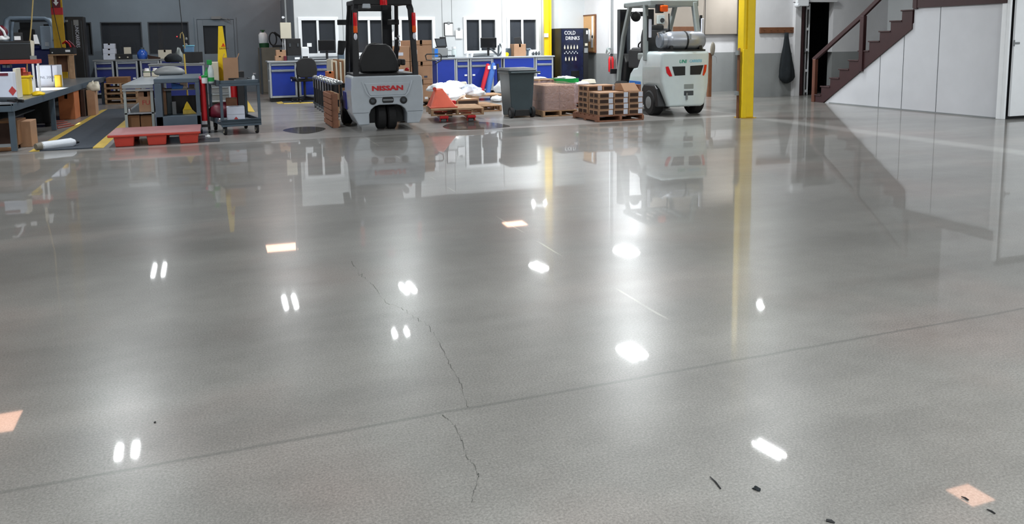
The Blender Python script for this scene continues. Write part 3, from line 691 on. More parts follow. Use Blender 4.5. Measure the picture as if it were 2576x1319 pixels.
# ------------------------------------------------------------------ stairs
SX = 12.15; WD = .95; Y0, Z0, RUN, RISE = 13.872, .167, .257, .19
t = T('staircase', 'dark red-brown wooden staircase climbing towards the mezzanine', 'stairs', (SX, 13.9, 0))
noses = [(Y0-i*RUN, Z0+i*RISE) for i in range(10)]
poly = [(14.0, 0)]
for (y, z) in noses:
    poly += [(y, z-RISE+.0), (y, z)]
poly += [(noses[-1][0]-RUN+.02, noses[-1][1]), (noses[-1][0]-RUN+.02, noses[-1][1]-.36)]
poly += [(13.55, 0)]
t.p('stringer', MB().prism(poly[1:], 'x', SX-.02, SX+.03), M['stair_red'])
t.p('stringer', MB().prism(poly[1:], 'x', SX+WD-.05, SX+WD), M['stair_red'])
for (y, z) in noses:
    t.p('tread', MB().box(SX-.035, SX+WD, y-RUN, y+.03, z-.028, z), M['stair_red'], bevel=.006)
    t.p('riser', MB().box(SX, SX+WD, y-.02, y, z-RISE, z-.028), M['stair_red'])
hr = t.p('handrail', MB().bar([(SX, 13.90, .90), (SX, 12.56, 1.80), (SX, 11.25, 2.78)], .03, .045), M['stair_red'], bevel=.01)
t.p('newel_post', MB().box(SX-.04, SX+.04, 13.80, 13.89, 0, .92), M['stair_brown'], bevel=.008)
t.p('newel_post', MB().box(SX-.05, SX+.035, 12.47, 12.57, .70, 1.80), M['stair_red'], bevel=.008)
t.p('newel_post', MB().box(SX-.04, SX+.04, 11.22, 11.30, 1.88, 2.8), M['stair_red'], bevel=.008)
# closet under the stairs and mezzanine
cp = [(13.53, 0), (11.30, 1.63), (11.30, 1.90), (9.45, 1.90), (9.45, 0)]
struct('wall_closet', MB().prism(cp, 'x', SX+.005, SX+.06), M['closet_white'])
gr = MB()
for px, yt, yb in ((2213, 90, 263), (2272, 40, 267), (2360, 8, 280)):
    (ya, za), (yb_, zb) = WX(px+4, yt, SX), WX(px-4, yb, SX)
    gr.box(SX+.001, SX+.006, (ya+yb_)/2-.0035, (ya+yb_)/2+.0035, .02, min(za, 1.9))
struct('trim_7', gr, M['dark_grey'])
struct('trim_8', MB().box(SX-.015, SX+.03, 9.39, 9.45, 0, 2.4).box(SX-.02, SX+.0, 9.45, 9.53, 0, 1.9), M['frame_white'], bevel=.006)
struct('trim_9', MB().box(SX-.03, SX+.3, 9.45, 11.32, 1.90, 2.06), M['stair_red'])
struct('trim_10', MB().box(SX-.004, SX+.005, 9.5, 13.4, 0, .022), M['mid_grey'])
struct('floor_mezzanine', MB().box(SX+.3, 15.9, 9.4, 11.3, 1.95, 2.05), M['wood_dark'])
struct('wall_mezzanine_side', MB().box(13.12, 13.2, 9.42, 11.3, 2.06, 5.6), M['closet_white'])
d = struct('door_3', MB().box(SX+.09, SX+1.1, 9.36, 9.40, .05, 2.35), M['frame_white'], bevel=.004)
struct('hinge', MB().tube([(SX+.07, 9.35, 1.20), (SX+.07, 9.35, 1.30)], .012, 8).box(SX+.08, SX+.2, 9.35, 9.36, 1.235, 1.265), M['mid_grey'], parent=d)
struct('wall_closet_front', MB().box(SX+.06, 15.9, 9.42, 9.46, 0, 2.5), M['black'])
struct('wall_mezzanine', MB().box(SX+1.1, 15.9, 9.37, 9.42, 0, 5.6), M['wall_white'])

# ------------------------------------------------------------------ right wall things
(xa, za), (xb, zb) = W(1911, 69, 15.58), W(1995, 83, 15.58)
t = T('coat_rack', 'brown wooden coat rack board on the white block wall', 'coat rack', ((xa+xb)/2, 15.58, zb))
t.p('board', MB().box(xa, xb, 15.55, 15.595, zb, za), M['wood_dark'], bevel=.008)
for k in range(5):
    x = xa+.1+k*(xb-xa-.2)/4
    t.p('peg', MB().tube([(x, 15.55, (za+zb)/2), (x, 15.49, (za+zb)/2+.015)], .01, 8), M['wood_dark'])
cx0, cz0 = W(1978, 82, 15.45)
prof = [(0, .07), (.12, .085), (.30, .12), (.60, .20), (.90, .26), (1.05, .27), (1.12, .22), (1.17, .14), (1.20, .06)]
mb = MB(); n = 20; vs = []
for (dz, r) in prof:
    for k in range(n):
        a = 2*pi*k/n; q = 1+(.08+.14*dz)*math.sin(5*a+dz*3)
        vs.append((cx0+.03+r*.72*q*math.cos(a)+.02*dz, 15.47+.09*q*math.sin(a)*(r/.25), cz0-dz))
mb.add(vs, [tuple(range(n)), tuple(range((len(prof)-1)*n, len(prof)*n))[::-1]]+[(i*n+k, i*n+(k+1) % n, (i+1)*n+(k+1) % n, (i+1)*n+k) for i in range(len(prof)-1) for k in range(n)])
single('coat', mb, M['cloth'], 'long black coat hanging from the wooden coat rack', 'coat', smooth='all')
x0, z0 = W(2000, 18, 15.5); x1, z1 = W(2030, 2, 15.5)
t = T('emergency_light', 'white box fixture on the wall above the dark doorway', 'light fixture', ((x0+x1)/2, 15.5, z0))
t.p('body', MB().box(x0, x1, 15.42, 15.5, z0+.02, z1+.1), M['frame_white'], bevel=.015)
t.p('lamp_head', MB().lathe([(.03, -.06), (.055, 0), (.06, .03)], (x0-.02, 15.4, z0+.04), 'y', 14), M['white_plastic'], smooth=True)
# pole with telephone
xp, yp = 11.35, 16.3
xp = W(1784, 200, yp)[0]
t = T('wooden_post', 'slim brown wooden post behind the pale forklift with a handset hung on it', 'post', (xp, yp, 0))
t.p('post', MB().box(xp-.045, xp+.045, yp-.04, yp+.04, 0, 1.05), M['wood_dark'], bevel=.004)
t.p('handset', MB().blob((xp+.03, yp-.08, 1.15), (.06, .05, .16), 4, .05, 12, 8, False), M['olive'], smooth='all')
t.p('cord', MB().tube([(xp+.04, yp-.08, 1.0), (xp+.12, yp-.1, .95), (xp+.14, yp-.1, .82), (xp+.08, yp-.1, .72)], .006, 6), M['mid_grey'])
(x0, z1), (x1, z0) = W(1697, 67, 17.6), W(1765, 88, 17.6)
t = T('coat_rack', 'brown wooden board on the alcove wall seen through the pale forklift', 'coat rack', ((x0+x1)/2, 17.6, z0))
t.p('board', MB().box(x0, x1, 17.62, 17.67, z0, z1), M['wood_dark'], bevel=.006)
for k in range(3):
    x = x0+.08+k*(x1-x0-.16)/2
    t.p('peg', MB().tube([(x, 17.62, z0+.08), (x, 17.56, z0+.09)], .01, 8), M['wood_dark'])
(x0, z1), (x1, z0) = W(1655, 38, 17.6), W(1671, 60, 17.6)
t = T('wall_speaker', 'grey wall box with a black disc seen through the pale forklift', 'speaker', ((x0+x1)/2, 17.6, z0))
t.p('case', MB().box(x0, x1, 17.58, 17.67, z0, z1), M['pale_grey'], bevel=.006)
t.p('disc', MB().lathe([(.06, 0), (.055, -.02)], ((x0+x1)/2+.02, 17.58, (z0+z1)/2-.02), 'y', 16), M['black'])
# black cable hanging on the shade-toned board
x0, z0 = W(1778, 2, 17.6); x1, z1 = W(1774, 102, 17.6)
single('hanging_cable', MB().tube([(x0, 17.66, z0+1.5), (x0, 17.66, z0), (x0-.01, 17.65, (z0+z1)/2), (x1, 17.64, z1)], .008, 6), M['black'], 'thin black cable hanging down the beige panel of the alcove', 'cable')
# vending machine
vx0, vx1, vy, vz = 8.96, 9.68, 20.0, 1.74
vx0 = W(1411, 120, vy)[0]; vx1 = W(1481, 120, vy)[0]; vz = W(1440, 71, vy)[1]
t = T('vending_machine', 'dark blue and black cold drinks vending machine', 'vending machine', ((vx0+vx1)/2, vy+.35, 0))
t.p('cabinet', MB().box(vx0, vx1, vy+.02, vy+.72, .06, vz), M['black'], bevel=.01)
t.p('feet', MB().box(vx0+.03, vx1-.03, vy+.05, vy+.7, 0, .06), M['black'])
fp = vx0+(vx1-vx0)*.80
t.p('front_panel', MB().box(vx0+.03, fp, vy, vy+.02, .1, vz-.02), M['vend_blue'] if 'vend_blue' in M else mat('vend_blue', srgb(16, 24, 52), rough=.2, var=.5, scale=4), bevel=.003)
t.p('control_strip', MB().box(fp+.005, vx1-.01, vy, vy+.02, .1, vz-.02), M['black'], bevel=.003)
k1 = (vx0+.03+fp)/2
t.p('lettering', text_mb('COLD', .13, .002, place=lambda u, v, d_: (k1-.08+u*.95, vy-.003-d_, vz-.13+v*1.1)), M['paper'], label='white lettering reading COLD')
t.p('lettering', text_mb('DRINKS', .125, .002, place=lambda u, v, d_: (k1+.0+u*.98, vy-.003-d_, vz-.275+v*1.1)), M['paper'], label='white lettering reading DRINKS')
bt = MB()
for k in range(5): bt.lathe([(.018, 0), (.02, .05), (.008, .09), (.008, .11)], (vx0+.11+k*.095, vy-.012, 1.16), 'z', 8)
for k in range(4): bt.lathe([(.018, 0), (.02, .05), (.008, .09), (.008, .11)], (vx0+.14+k*.10, vy-.012, .84), 'z', 8)
t.p('bottle_picture', bt, M['cream'])
bt = MB()
for k in range(9): bt.box(vx0+.10+k*.048, vx0+.12+k*.048, vy-.01, vy, 1.03+.04*(k % 2), 1.06+.04*(k % 2))
t.p('selection_button', bt, M['paper'])
t.p('coin_panel', MB().box(fp+.03, vx1-.03, vy-.008, vy, 1.05, 1.18), M['mid_grey'])
t.p('bill_slot', MB().box(fp+.05, vx1-.04, vy-.012, vy, 1.24, 1.31), M['cream'])
t.p('price_tag', MB().box(fp+.09, vx1-.03, vy-.006, vy, 1.56, 1.66), M['paper'])
t.p('delivery_door', MB().box(k1-.05, k1+.2, vy-.01, vy, .40, .56), M['black_gloss'], bevel=.004)
# cork board on the side wall
(ya, z1), (yb, z0) = WX(1440, 43, 9.98), WX(1498, 130, 9.98)
t = T('notice_board', 'cork notice board with a wooden frame and pinned white papers on the bright side wall', 'notice board', (9.97, (ya+yb)/2, z0))
t.p('cork', MB().box(9.965, 9.985, yb, ya, z0, z1), mat('cork', srgb(205, 160, 110), rough=.9, var=.1, scale=30))
t.p('frame', MB().box(9.95, 9.99, yb-.03, yb, z0-.03, z1+.03).box(9.95, 9.99, ya, ya+.03, z0-.03, z1+.03).box(9.95, 9.99, yb, ya, z1, z1+.03).box(9.95, 9.99, yb, ya, z0-.03, z0), M['wood_dark'])
for (u, v, a, b) in ((.10, .55, .1, .16), (.30, .42, .11, .2), (.52, .38, .11, .2), (.74, .42, .09, .2), (.90, .62, .05, .36), (.88, .25, .06, .2)):
    y = ya+(yb-ya)*u; z = z0+(z1-z0)*v
    t.p('paper_sheet', MB().box(9.958, 9.964, y-a, y+a, z-b*.7, z+b), M['paper'])
t.p('badge', MB().box(9.954, 9.962, ya-.16, ya-.04, z1-.2, z1-.06), M['ink'])
# conduits, tap and extinguisher on the side wall
for k, (px, lab) in enumerate(((1404, 'grey conduit pipe left of the vending machine top'), (1419, 'thin dark conduit line above the vending machine'), (1535, 'white conduit pipe right of the notice board'), (1540, 'dark conduit pipe next to the pale forklift mast'))):
    y, _ = WX(px, 60, 9.97)
    single('conduit', MB().tube([(9.965, y, 1.0), (9.965, y, 5.5)], .02 if k != 1 else .008, 8), M['mid_grey'] if k in (0, 3) else (M['dark_grey'] if k == 1 else M['frame_white']), lab, 'pipe')
y, z = WX(1532, 122, 9.9)
t = T('wall_tap', 'grey double tap fitting on the bright side wall', 'tap', (9.95, y, z))
t.p('pipe', MB().tube([(9.98, y, z), (9.85, y, z), (9.85, y+.06, z-.12)], .025, 8).tube([(9.85, y, z), (9.85, y-.12, z-.12)], .025, 8), M['pale_grey'], smooth=True)
y, z = WX(1539, 160, 9.9)
t = T('fire_extinguisher', 'red fire extinguisher on the side wall beside the pale forklift', 'extinguisher', (9.88, y, z-.2))
t.p('cylinder', MB().lathe([(.07, -.22), (.075, -.18), (.075, .12), (.05, .18), (.025, .2)], (9.88, y, z), 'z', 18), M['red'], smooth=True)
t.p('valve', MB().box(9.86, 9.9, y-.05, y+.02, z+.2, z+.26), M['black'])
t.p('hose', MB().tube([(9.86, y-.03, z+.22), (9.82, y-.1, z+.1), (9.83, y-.1, z-.15)], .012, 6), M['black'])
# ------------------------------------------------------------------ office workbench run (front at Y = 20)
BY, BZ = 20.0, .955
def X20(px): return W(px, 150, BY)[0]
G1 = 'blue cabinets under the long workbench'
u = cab_unit(X20(676), X20(745), BY+.03, .10, BZ, .7, 'blue cabinet with a drawer at the left end of the workbench', G1)
for z in (.5, .8): u.p('side_hook', MB().box(X20(676)-.02, X20(676), BY+.1, BY+.14, z, z+.04), M['alu'])
cab_unit(X20(750), X20(826), BY+.03, .10, BZ, .7, 'blue cabinet behind the black office chair', G1)
cab_unit(X20(835), X20(895), BY+.03, .10, BZ, .7, 'blue cabinet behind the silver forklift', G1, style='doors')
cab_unit(X20(1098), X20(1146), BY+.03, .10, BZ, .7, 'plain blue end panel cabinet right of the tall cartons', G1, style='panel')
cab_unit(X20(1147), X20(1181), BY+.03, .10, BZ, .7, 'narrow blue cabinet right of the plain blue panel', G1, knob='right')
cab_unit(X20(1183), X20(1240), BY+.03, .10, BZ, .7, 'blue cabinet with a drawer behind the leaning red and blue rolls', G1, knob='left')
cab_unit(X20(1242), X20(1266), BY+.10, .10, BZ, .6, 'narrow blue panel cabinet in the gap left of the wheeled bin', G1, style='panel')
t = cab_unit(X20(1268), X20(1346), BY+.03, .52, BZ, .7, 'blue cabinet body above the wheeled bin', G1, style='panel')
t.p('support_leg', MB().box(X20(1268), X20(1272), BY+.05, BY+.1, 0, .52).box(X20(1342), X20(1346), BY+.05, BY+.1, 0, .52), M['alu'])
cab_unit(X20(1348), X20(1393), BY+.03, .10, BZ, .7, 'blue cabinet at the right end of the workbench near the vending machine', G1, knob='left')
for (a, b, lab) in ((672, 900, 'grey worktop over the left blue cabinets'), (1094, 1396, 'grey worktop over the right blue cabinets')):
    single('worktop', MB().box(X20(a), X20(b), BY, BY+.78, BZ, BZ+.035), M['alu'], lab, 'worktop', bevel=.006)
TOP = BZ+.035
def bxp(px0, px1, pyt, Y, z0, d):      # box on a level, from its edges in plan
    (a, z1), (b, _) = W(px0, pyt, Y), W(px1, pyt, Y)
    return a, b, Y, Y+d, z0, z1
# things on the left worktop
carton('cardboard_box', 'small open cardboard box on the left end of the worktop', *bxp(692, 716, 141, 20.15, TOP, .3), m='carton', group='small cartons on the worktop')
carton('cardboard_box', 'small tan cardboard box stacked on another at the left end of the worktop', *bxp(694, 719, 126, 20.18, TOP+.095, .26), m='carton', group='small cartons on the worktop')
carton('cardboard_box', 'dark red small box beside the stacked tan boxes', *bxp(714, 721, 141, 20.08, TOP, .1), m='maroon', tape=False)
a, b, y0, y1, z0, z1 = bxp(721, 756, 97, 20.2, TOP, .4)
t = T('toolbox_tower', 'tall black cabinet box standing on the worktop beside the cream electric box', 'box', ((a+b)/2, 20.4, TOP))
t.p('body', MB().box(a, b, y0, y1, z0+.12, z1), M['black'], bevel=.01)
t.p('base', MB().box(a-.01, b+.01, y0-.02, y1, z0, z0+.12), M['dark_grey'], bevel=.005)
t.p('label_plate', MB().box(b-.16, b-.04, y0-.025, y0-.02, z0+.03, z0+.08), M['paper'])
t.p('handle', MB().box(a+.05, a+.09, y0-.02, y0, z1-.2, z1-.12).box(b-.09, b-.05, y0-.02, y0, z1-.2, z1-.12), M['dark_grey'])
a, b, y0, y1, z0, z1 = bxp(757, 777, 118, 20.2, TOP, .2)
t = T('label_printer', 'small white machine on the worktop in front of the leftmost office window', 'printer', ((a+b)/2, 20.3, TOP))
t.p('body', MB().box(a, b, y0, y1, z0, z1), M['white_plastic'], bevel=.03)
t.p('paper_sheet', MB().hexa([(b-.04, y0, z1), (b+.07, y0, z1), (b+.07, y0+.005, z1), (b-.04, y0+.005, z1), (b-.04, y0, z1+.09), (b+.07, y0, z1+.09), (b+.07, y0+.005, z1+.09), (b-.04, y0+.005, z1+.09)]), M['paper'])
t.p('slot', MB().box(a+.03, b-.03, y0-.004, y0, z0+.05, z0+.1), M['black'])
a, z1 = W(800, 101, 20.45); b, z0 = W(844, 128, 20.45)
monitor(a, b, z0, z1, 20.45, 'black monitor in front of the leftmost office window', TOP)
a, b, y0, y1, z0, z1 = bxp(778, 828, 143, 20.12, TOP, .16)
t = T('keyboard', 'dark keyboard lying on the worktop under the leftmost window', 'keyboard', ((a+b)/2, 20.2, TOP))
t.p('body', MB().box(a, b, y0, y1, z0, z0+.02), M['black'], bevel=.004)
kk = MB()
for i in range(12):
    for j in range(4): kk.box(a+.01+i*(b-a-.02)/12, a+.01+(i+.8)*(b-a-.02)/12, y0+.01+j*.036, y0+.038+j*.036, z0+.02, z0+.028)
t.p('keys', kk, M['dark_grey'])
a, b, y0, y1, z0, z1 = bxp(851, 866, 124, 20.4, TOP, .2)
single('file_holder', MB().prism([(a, z0), (b, z0), (b, z1), (a+.03, z1-.04), (a, z1-.1)], 'y', y0, y1), M['steel_blue'], 'grey-blue file holder right of the black monitor', 'file holder', bevel=.004)
# things on the right worktop
def lean_panel(name, label, cat, px, Y, th, m, kids=()):
    pts = [W(x, y, Y) for x, y in px]
    t = T(name, label, cat, (sum(p[0] for p in pts)/len(pts), Y, min(p[1] for p in pts)))
    t.p('lid', MB().prism(pts, 'y', Y, Y+th), M[m], bevel=.004); return t
t = lean_panel('laptop', 'dark laptop with its lid tilted, on the worktop right of the tall cartons', 'laptop', [(1093, 97), (1106, 97), (1106, 93), (1121, 93), (1125, 118), (1099, 118)], 20.3, .02, 'black')
t.p('screen', MB().prism([W(1096, 100, 20.29), W(1119, 97, 20.29), W(1122, 115, 20.29), (W(1100, 116, 20.29))], 'y', 20.293, 20.297), M['dark_grey'])
t.p('stand', MB().box(W(1100, 120, 20.3)[0], W(1122, 120, 20.3)[0], 20.3, 20.5, W(1100, 122, 20.3)[1], W(1100, 118, 20.3)[1]), M['black'])
a, b, y0, y1, z0, z1 = bxp(1092, 1127, 121, 20.25, TOP, .35)
t = T('printer', 'grey printer with a blue end under the tilted laptop', 'printer', ((a+b)/2, 20.4, TOP))
t.p('body', MB().box(a, b, y0, y1, z0, z1), M['mid_grey'], bevel=.015)
t.p('blue_panel', MB().box(a+.01, a+.1, y0-.004, y0, z0+.02, z1-.02), M['sky_blue'])
t.p('tray', MB().box(a+.12, b-.02, y0-.06, y0, z0+.03, z0+.05), M['dark_grey'])
a, b, y0, y1, z0, z1 = bxp(1135, 1148, 117, 20.3, TOP, .12)
t = T('bottle', 'clear bottle with a white cap beside the grey printer', 'bottle', ((a+b)/2, y0, TOP))
t.p('body', MB().lathe([(.06, 0), (.065, .02), (.065, .18), (.04, .22)], ((a+b)/2, y0, TOP), 'z', 16), M['bottle'], smooth=True)
t.p('cap', MB().lathe([(.055, .22), (.055, .28)], ((a+b)/2, y0, TOP), 'z', 16), M['white_plastic'], smooth=True)
mbp = MB()
for k in range(7): mbp.blob((X20(1130)+k*.03, 20.15+.05*(k % 2), TOP+.03), (.022, .03, .03), k, .2, 8, 6)
single('oddments', mbp, M['dark_grey'], 'small heap of dark oddments beside the clear bottle', 'parts', smooth=True)
for k, px in enumerate((1175, 1187)):
    a, _ = W(px, 140, 20.15)
    single('paper_cup', MB().lathe([(.03, 0), (.04, .10), (.042, .105)], (a, 20.15, TOP), 'z', 14), M['paper'], ['white paper cup on the worktop, left of two', 'white paper cup on the worktop, right of two'][k], 'cup', 'paper cups on the worktop', smooth=True)
a, z1 = W(1209, 95, 20.5); b, z0 = W(1249, 120, 20.5)
monitor(a, b, z0, z1, 20.5, 'black monitor in front of the office window above the leaning rolls', TOP)
t = T('desk_lamp', 'black jointed desk lamp left of the tan carton on the worktop', 'lamp', (X20(1268), 20.4, TOP))  # jointed black folding arm without a lamp
xq = X20(1266)
t.p('arm', MB().bar([(xq-.22, 20.42, TOP+.22), (xq, 20.40, TOP+.03)], .02, .02).bar([(xq, 20.40, TOP), (xq+.02, 20.40, TOP+.3)], .02, .02).bar([(xq+.03, 20.40, TOP+.02), (xq+.13, 20.38, TOP+.17), (xq+.04, 20.38, TOP+.34)], .015, .02), M['dark_grey'])
single('keyboard', MB().prism([(X20(1194), TOP), (X20(1240), TOP), (X20(1240), TOP+.02), (X20(1220), TOP+.05), (X20(1194), TOP+.03)], 'y', 20.1, 20.25), M['dark_grey'], 'dark grey keyboard under the monitor above the leaning rolls', 'keyboard', bevel=.004)
a, b, y0, y1, z0, z1 = bxp(1261, 1271, 108, 20.1, TOP-.06, .1)
single('white_board', MB().box(a, b, y0-.02, y0, z0, z1), M['paper'], 'tall narrow white board standing left of the yellow tape', 'board', bevel=.003)
a, b, y0, y1, z0, z1 = bxp(1273, 1293, 122, 20.35, TOP, .2)
t = T('small_printer', 'grey desktop device left of the tan carton', 'device', ((a+b)/2, 20.4, TOP))
t.p('body', MB().prism([(a, z0), (b, z0), (b, z1), (a+.06, z1), (a, z1-.1)], 'y', y0, y1), M['steel_blue'], bevel=.008)
t.p('top_panel', MB().box(a+.07, b-.02, y0+.02, y1-.02, z1, z1+.006), M['mid_grey'])
single('tape_roll', MB().lathe([(.03, -.03), (.055, -.03), (.055, .03), (.03, .03)], (X20(1279), 20.14, TOP+.056), 'y', 18), M['yellow'], 'yellow roll of tape standing on the worktop', 'tape')
carton('cardboard_box', 'tan cardboard box on the worktop between the yellow tape and the slim yellow column', *bxp(1293, 1323, 111, 20.12, TOP, .32))
a, z1 = W(1293, 92, 20.6); b, z0 = W(1313, 112, 20.6)
t = lean_panel('tablet', 'dark tablet propped up behind the tan carton on the worktop', 'tablet', [(1293, 95), (1310, 93), (1315, 113), (1296, 113)], 20.55, .02, 'black')
t.p('stand', MB().box(W(1300, 113, 20.57)[0], W(1308, 113, 20.57)[0], 20.57, 20.65, TOP, W(1300, 112, 20.6)[1]), M['black'])
a, b, y0, y1, z0, z1 = bxp(1325, 1336, 123, 20.4, TOP, .12)
single('paper_stack', MB().box(a, b, y0, y1, z0, z1), M['paper'], 'upright stack of white paper right of the tan carton', 'paper', bevel=.004)
single('drill', MB().tube([(X20(1339), 20.35, TOP), (X20(1340), 20.35, TOP+.16)], .03, 8).tube([(X20(1336), 20.35, TOP+.17), (X20(1346), 20.35, TOP+.18)], .035, 8), M['steel_blue'], 'grey cordless drill standing right of the white paper', 'drill', smooth=True)
mbp = MB()
for k in range(8): mbp.blob((X20(1350)+k*.028, 20.25+.05*(k % 3), TOP+.04+.02*(k % 2)), (.025, .03, .05), k+30, .25, 8, 6)
single('oddments', mbp, M['dark_grey'], 'dark jumble of small tools at the foot of the slim yellow column', 'parts', smooth=True)
# clipboards on the office wall
for (p0, p1, q0, q1, lab, clip) in ((1117, 1140, 57, 90, 'black clipboard with white paper hanging on the office wall, the higher one', True), (1144, 1165, 72, 98, 'white sheet on a clip hanging left of the window, the lower one', False), (977, 992, 76, 103, 'white sheet on the office wall glimpsed inside the forklift cab', False)):
    (a, z1), (b, z0) = W(p0, q0, 20.78), W(p1, q1, 20.78)
    t = T('clipboard', lab, 'clipboard', ((a+b)/2, 20.78, z0), 0, 'clipboards on the office wall')
    if clip: t.p('board', MB().box(a, b, 20.775, 20.795, z0, z1), M['black'])
    t.p('paper_sheet', MB().box(a+.02, b-.01, 20.768, 20.774, z0+.01, z1-.03), M['paper'])
    t.p('clip', MB().box((a+b)/2-.03, (a+b)/2+.03, 20.755, 20.768, z1-.05, z1+.02), M['mid_grey'])
(a, z1), (b, z0) = W(1122, 91, 20.78), W(1146, 140, 20.78)
t = T('paper_notice', 'pale grey sheet on the wall under the higher clipboard', 'notice', ((a+b)/2, 20.78, z0))
t.p('paper_sheet', MB().box(a, b, 20.785, 20.795, z0+.15, z1), M['wall_white']); t.p('rail', MB().box(a, b+.02, 20.77, 20.785, z1, z1+.02), M['mid_grey'])
# cream electric box and conduit
(a, z1), (b, z0) = W(704, 57, 20.72), W(733, 97, 20.72)
t = T('electric_box', 'cream electrical box mounted at the corner of the white office wall', 'electrical box', ((a+b)/2, 20.75, z0))
t.p('case', MB().box(a, b, 20.68, 20.79, z0, z1), M['cream'], bevel=.008)
t.p('conduit', MB().tube([((a+b)/2+.02, 20.74, z1), ((a+b)/2+.02, 20.74, 5.0)], .022, 8), M['mid_grey'])
t.p('conduit', MB().tube([(a+.1, 20.74, z0), (a+.1, 20.74, TOP+.01)], .018, 8).tube([(a+.05, 20.74, z0), (a+.05, 20.74, TOP+.01)], .008, 8), M['frame_white'])
t.p('round_fitting', MB().lathe([(.03, 0), (.03, -.03)], (a+.08, 20.74, z1+.13), 'y', 14).tube([(a+.1, 20.74, z1+.13), ((a+b)/2, 20.74, z1+.13)], .01, 6), M['white_plastic'])

# ------------------------------------------------------------------ office chair
cx, cy = G(770, 256)
t = T('office_chair', 'black office swivel chair with a rounded back at the left workbench', 'chair', (cx, cy-.35, 0), math.radians(8), local=True)
o_ = [( -.24, .66), (-.25, .80), (-.22, .97), (-.14, 1.05), (0, 1.07), (.14, 1.05), (.22, .97), (.25, .80), (.24, .66), (.15, .60), (-.15, .60)]
t.p('backrest', MB().prism(o_, 'y', -.06, .0), M['black'], bevel=.02, seg=3, smooth=True)
t.p('seat', MB().box(-.25, .25, .03, .48, .50, .57), M['black'], bevel=.03, smooth=True)
t.p('armrest', MB().box(-.32, -.25, -.02, .3, .56, .62), M['black'], bevel=.012); t.p('armrest', MB().box(.25, .32, -.02, .3, .56, .62), M['black'], bevel=.012)
t.p('back_bar', MB().bar([(0, -.03, .66), (0, .1, .50)], .03, .01), M['black'])
t.p('gas_column', MB().tube([(0, .22, .12), (0, .22, .50)], .03, 12), M['black'], smooth=True)
for k in range(5):
    a = 2*pi*k/5+.3; x, y = .30*math.cos(a), .22+.30*math.sin(a)
    l_ = t.p('star_leg', MB().bar([(0, .22, .13), (x, y, .085)], .022, .02), M['black'])
    t.p('caster', MB().lathe([(.03, -.02), (.03, .02)], (x, y, .032), 'x', 12), M['black'], parent=l_)

# ------------------------------------------------------------------ olive cupboard with sprayer
(a, z1), (b, _) = W(652, 120, 23.4), W(704, 120, 23.4)
t = T('steel_cupboard', 'olive grey steel cupboard at the end of the grey wall', 'cupboard', ((a+b)/2, 23.7, 0))
t.p('body', MB().box(a, b, 23.4, 24.1, 0, z1), M['olive'], bevel=.008)
t.p('door', MB().box(a+.06, b-.01, 23.385, 23.4, .05, z1-.04), M['olive'], bevel=.004)
t.p('side_strip', MB().box(a, a+.05, 23.38, 23.4, 0, z1), M['dark_grey'])
zc = z1
sx, _ = W(662, 100, 23.6); 
t = T('sprayer', 'white and green pump sprayer standing on the olive cupboard', 'sprayer', (sx, 23.6, zc))
t.p('tank', MB().lathe([(.11, .12), (.12, .16), (.12, .36), (.08, .42)], (sx, 23.6, zc), 'z', 18), M['white_plastic'], smooth=True)
t.p('base', MB().lathe([(.13, 0), (.135, .12), (.11, .13)], (sx+.02, 23.6, zc), 'z', 18), M['green_dark'], smooth=True)
t.p('pump', MB().tube([(sx, 23.6, zc+.42), (sx, 23.6, zc+.48)], .03, 8).tube([(sx-.07, 23.6, zc+.48), (sx+.06, 23.6, zc+.48)], .014, 8), M['green_dark'])
wx_, _ = W(694, 100, 23.6)
t = T('frame_stand', 'black looped frame standing on the olive cupboard right of the sprayer', 'frame', (wx_, 23.6, zc))
t.p('loop', MB().tube([(wx_+.10*math.cos(a*.4)-.08, 23.6, zc+.24+.18*math.sin(a*.4)) for a in range(17)], .018, 8).tube([(wx_-.04, 23.6, zc+.42), (wx_+.12, 23.6, zc+.30), (wx_+.20, 23.6, zc+.12)], .03, 8), M['black'], smooth=True)
t.p('base', MB().box(wx_-.1, wx_+.26, 23.5, 23.7, zc, zc+.07), M['black'], bevel=.01)

# ------------------------------------------------------------------ grey wall bench far left
GY = 24.0
def X24(px, Y=GY): return W(px, 152, Y)[0]
G2 = 'dark blue cabinets against the grey wall'
for (p, q, lab, sty) in ((236, 284, 'dark blue drawer cabinet under the stack of white boxes', 'door'), (290, 345, 'dark blue cabinet under the black crate with a white card', 'door'), (351, 400, 'dark blue drawer cabinet under the blue water jug', 'drawers'), (402, 455, 'dark blue cabinet right of the drawer cabinet, by the dark bag', 'doors')):
    cab_unit(X24(p), X24(q), GY+.02, .1, 1.0, .7, lab, G2, style=sty, bl='blue_dark')
single('worktop', MB().box(X24(232), X24(460), GY, GY+.78, 1.0, 1.035), M['mid_grey'], 'grey worktop in front of the grey wall windows', 'worktop', bevel=.006)
GT = 1.035
zz = GT
for k, (p, q, yt) in enumerate(((259, 289, 136), (258, 290, 123), (260, 288, 110))):
    a, b, y0, y1, z0, z1 = bxp(p, q, yt, 24.2, zz, .3)
    carton('archive_box', ['pale white box, bottom of the stack of three on the grey worktop', 'pale white box, middle of the stack of three on the grey worktop', 'pale white box, top of the stack of three on the grey worktop'][k], a, b, y0, y1, zz, z1, m='white_box', group='stack of pale boxes')
    zz = z1
a, b, y0, y1, z0, z1 = bxp(292, 330, 136, 24.15, GT, .35)
t = T('black_crate', 'low black crate on the grey worktop between white boxes and water jug', 'crate', ((a+b)/2, 24.3, GT))
t.p('body', MB().box(a, b, y0, y1, z0, z1), M['black'], bevel=.01)
t.p('knob', MB().lathe([(.02, 0), (.02, -.02)], (a+.08, y0, z0+.06), 'y', 10).lathe([(.02, 0), (.02, -.02)], (b-.09, y0, z0+.06), 'y', 10), M['cream'])
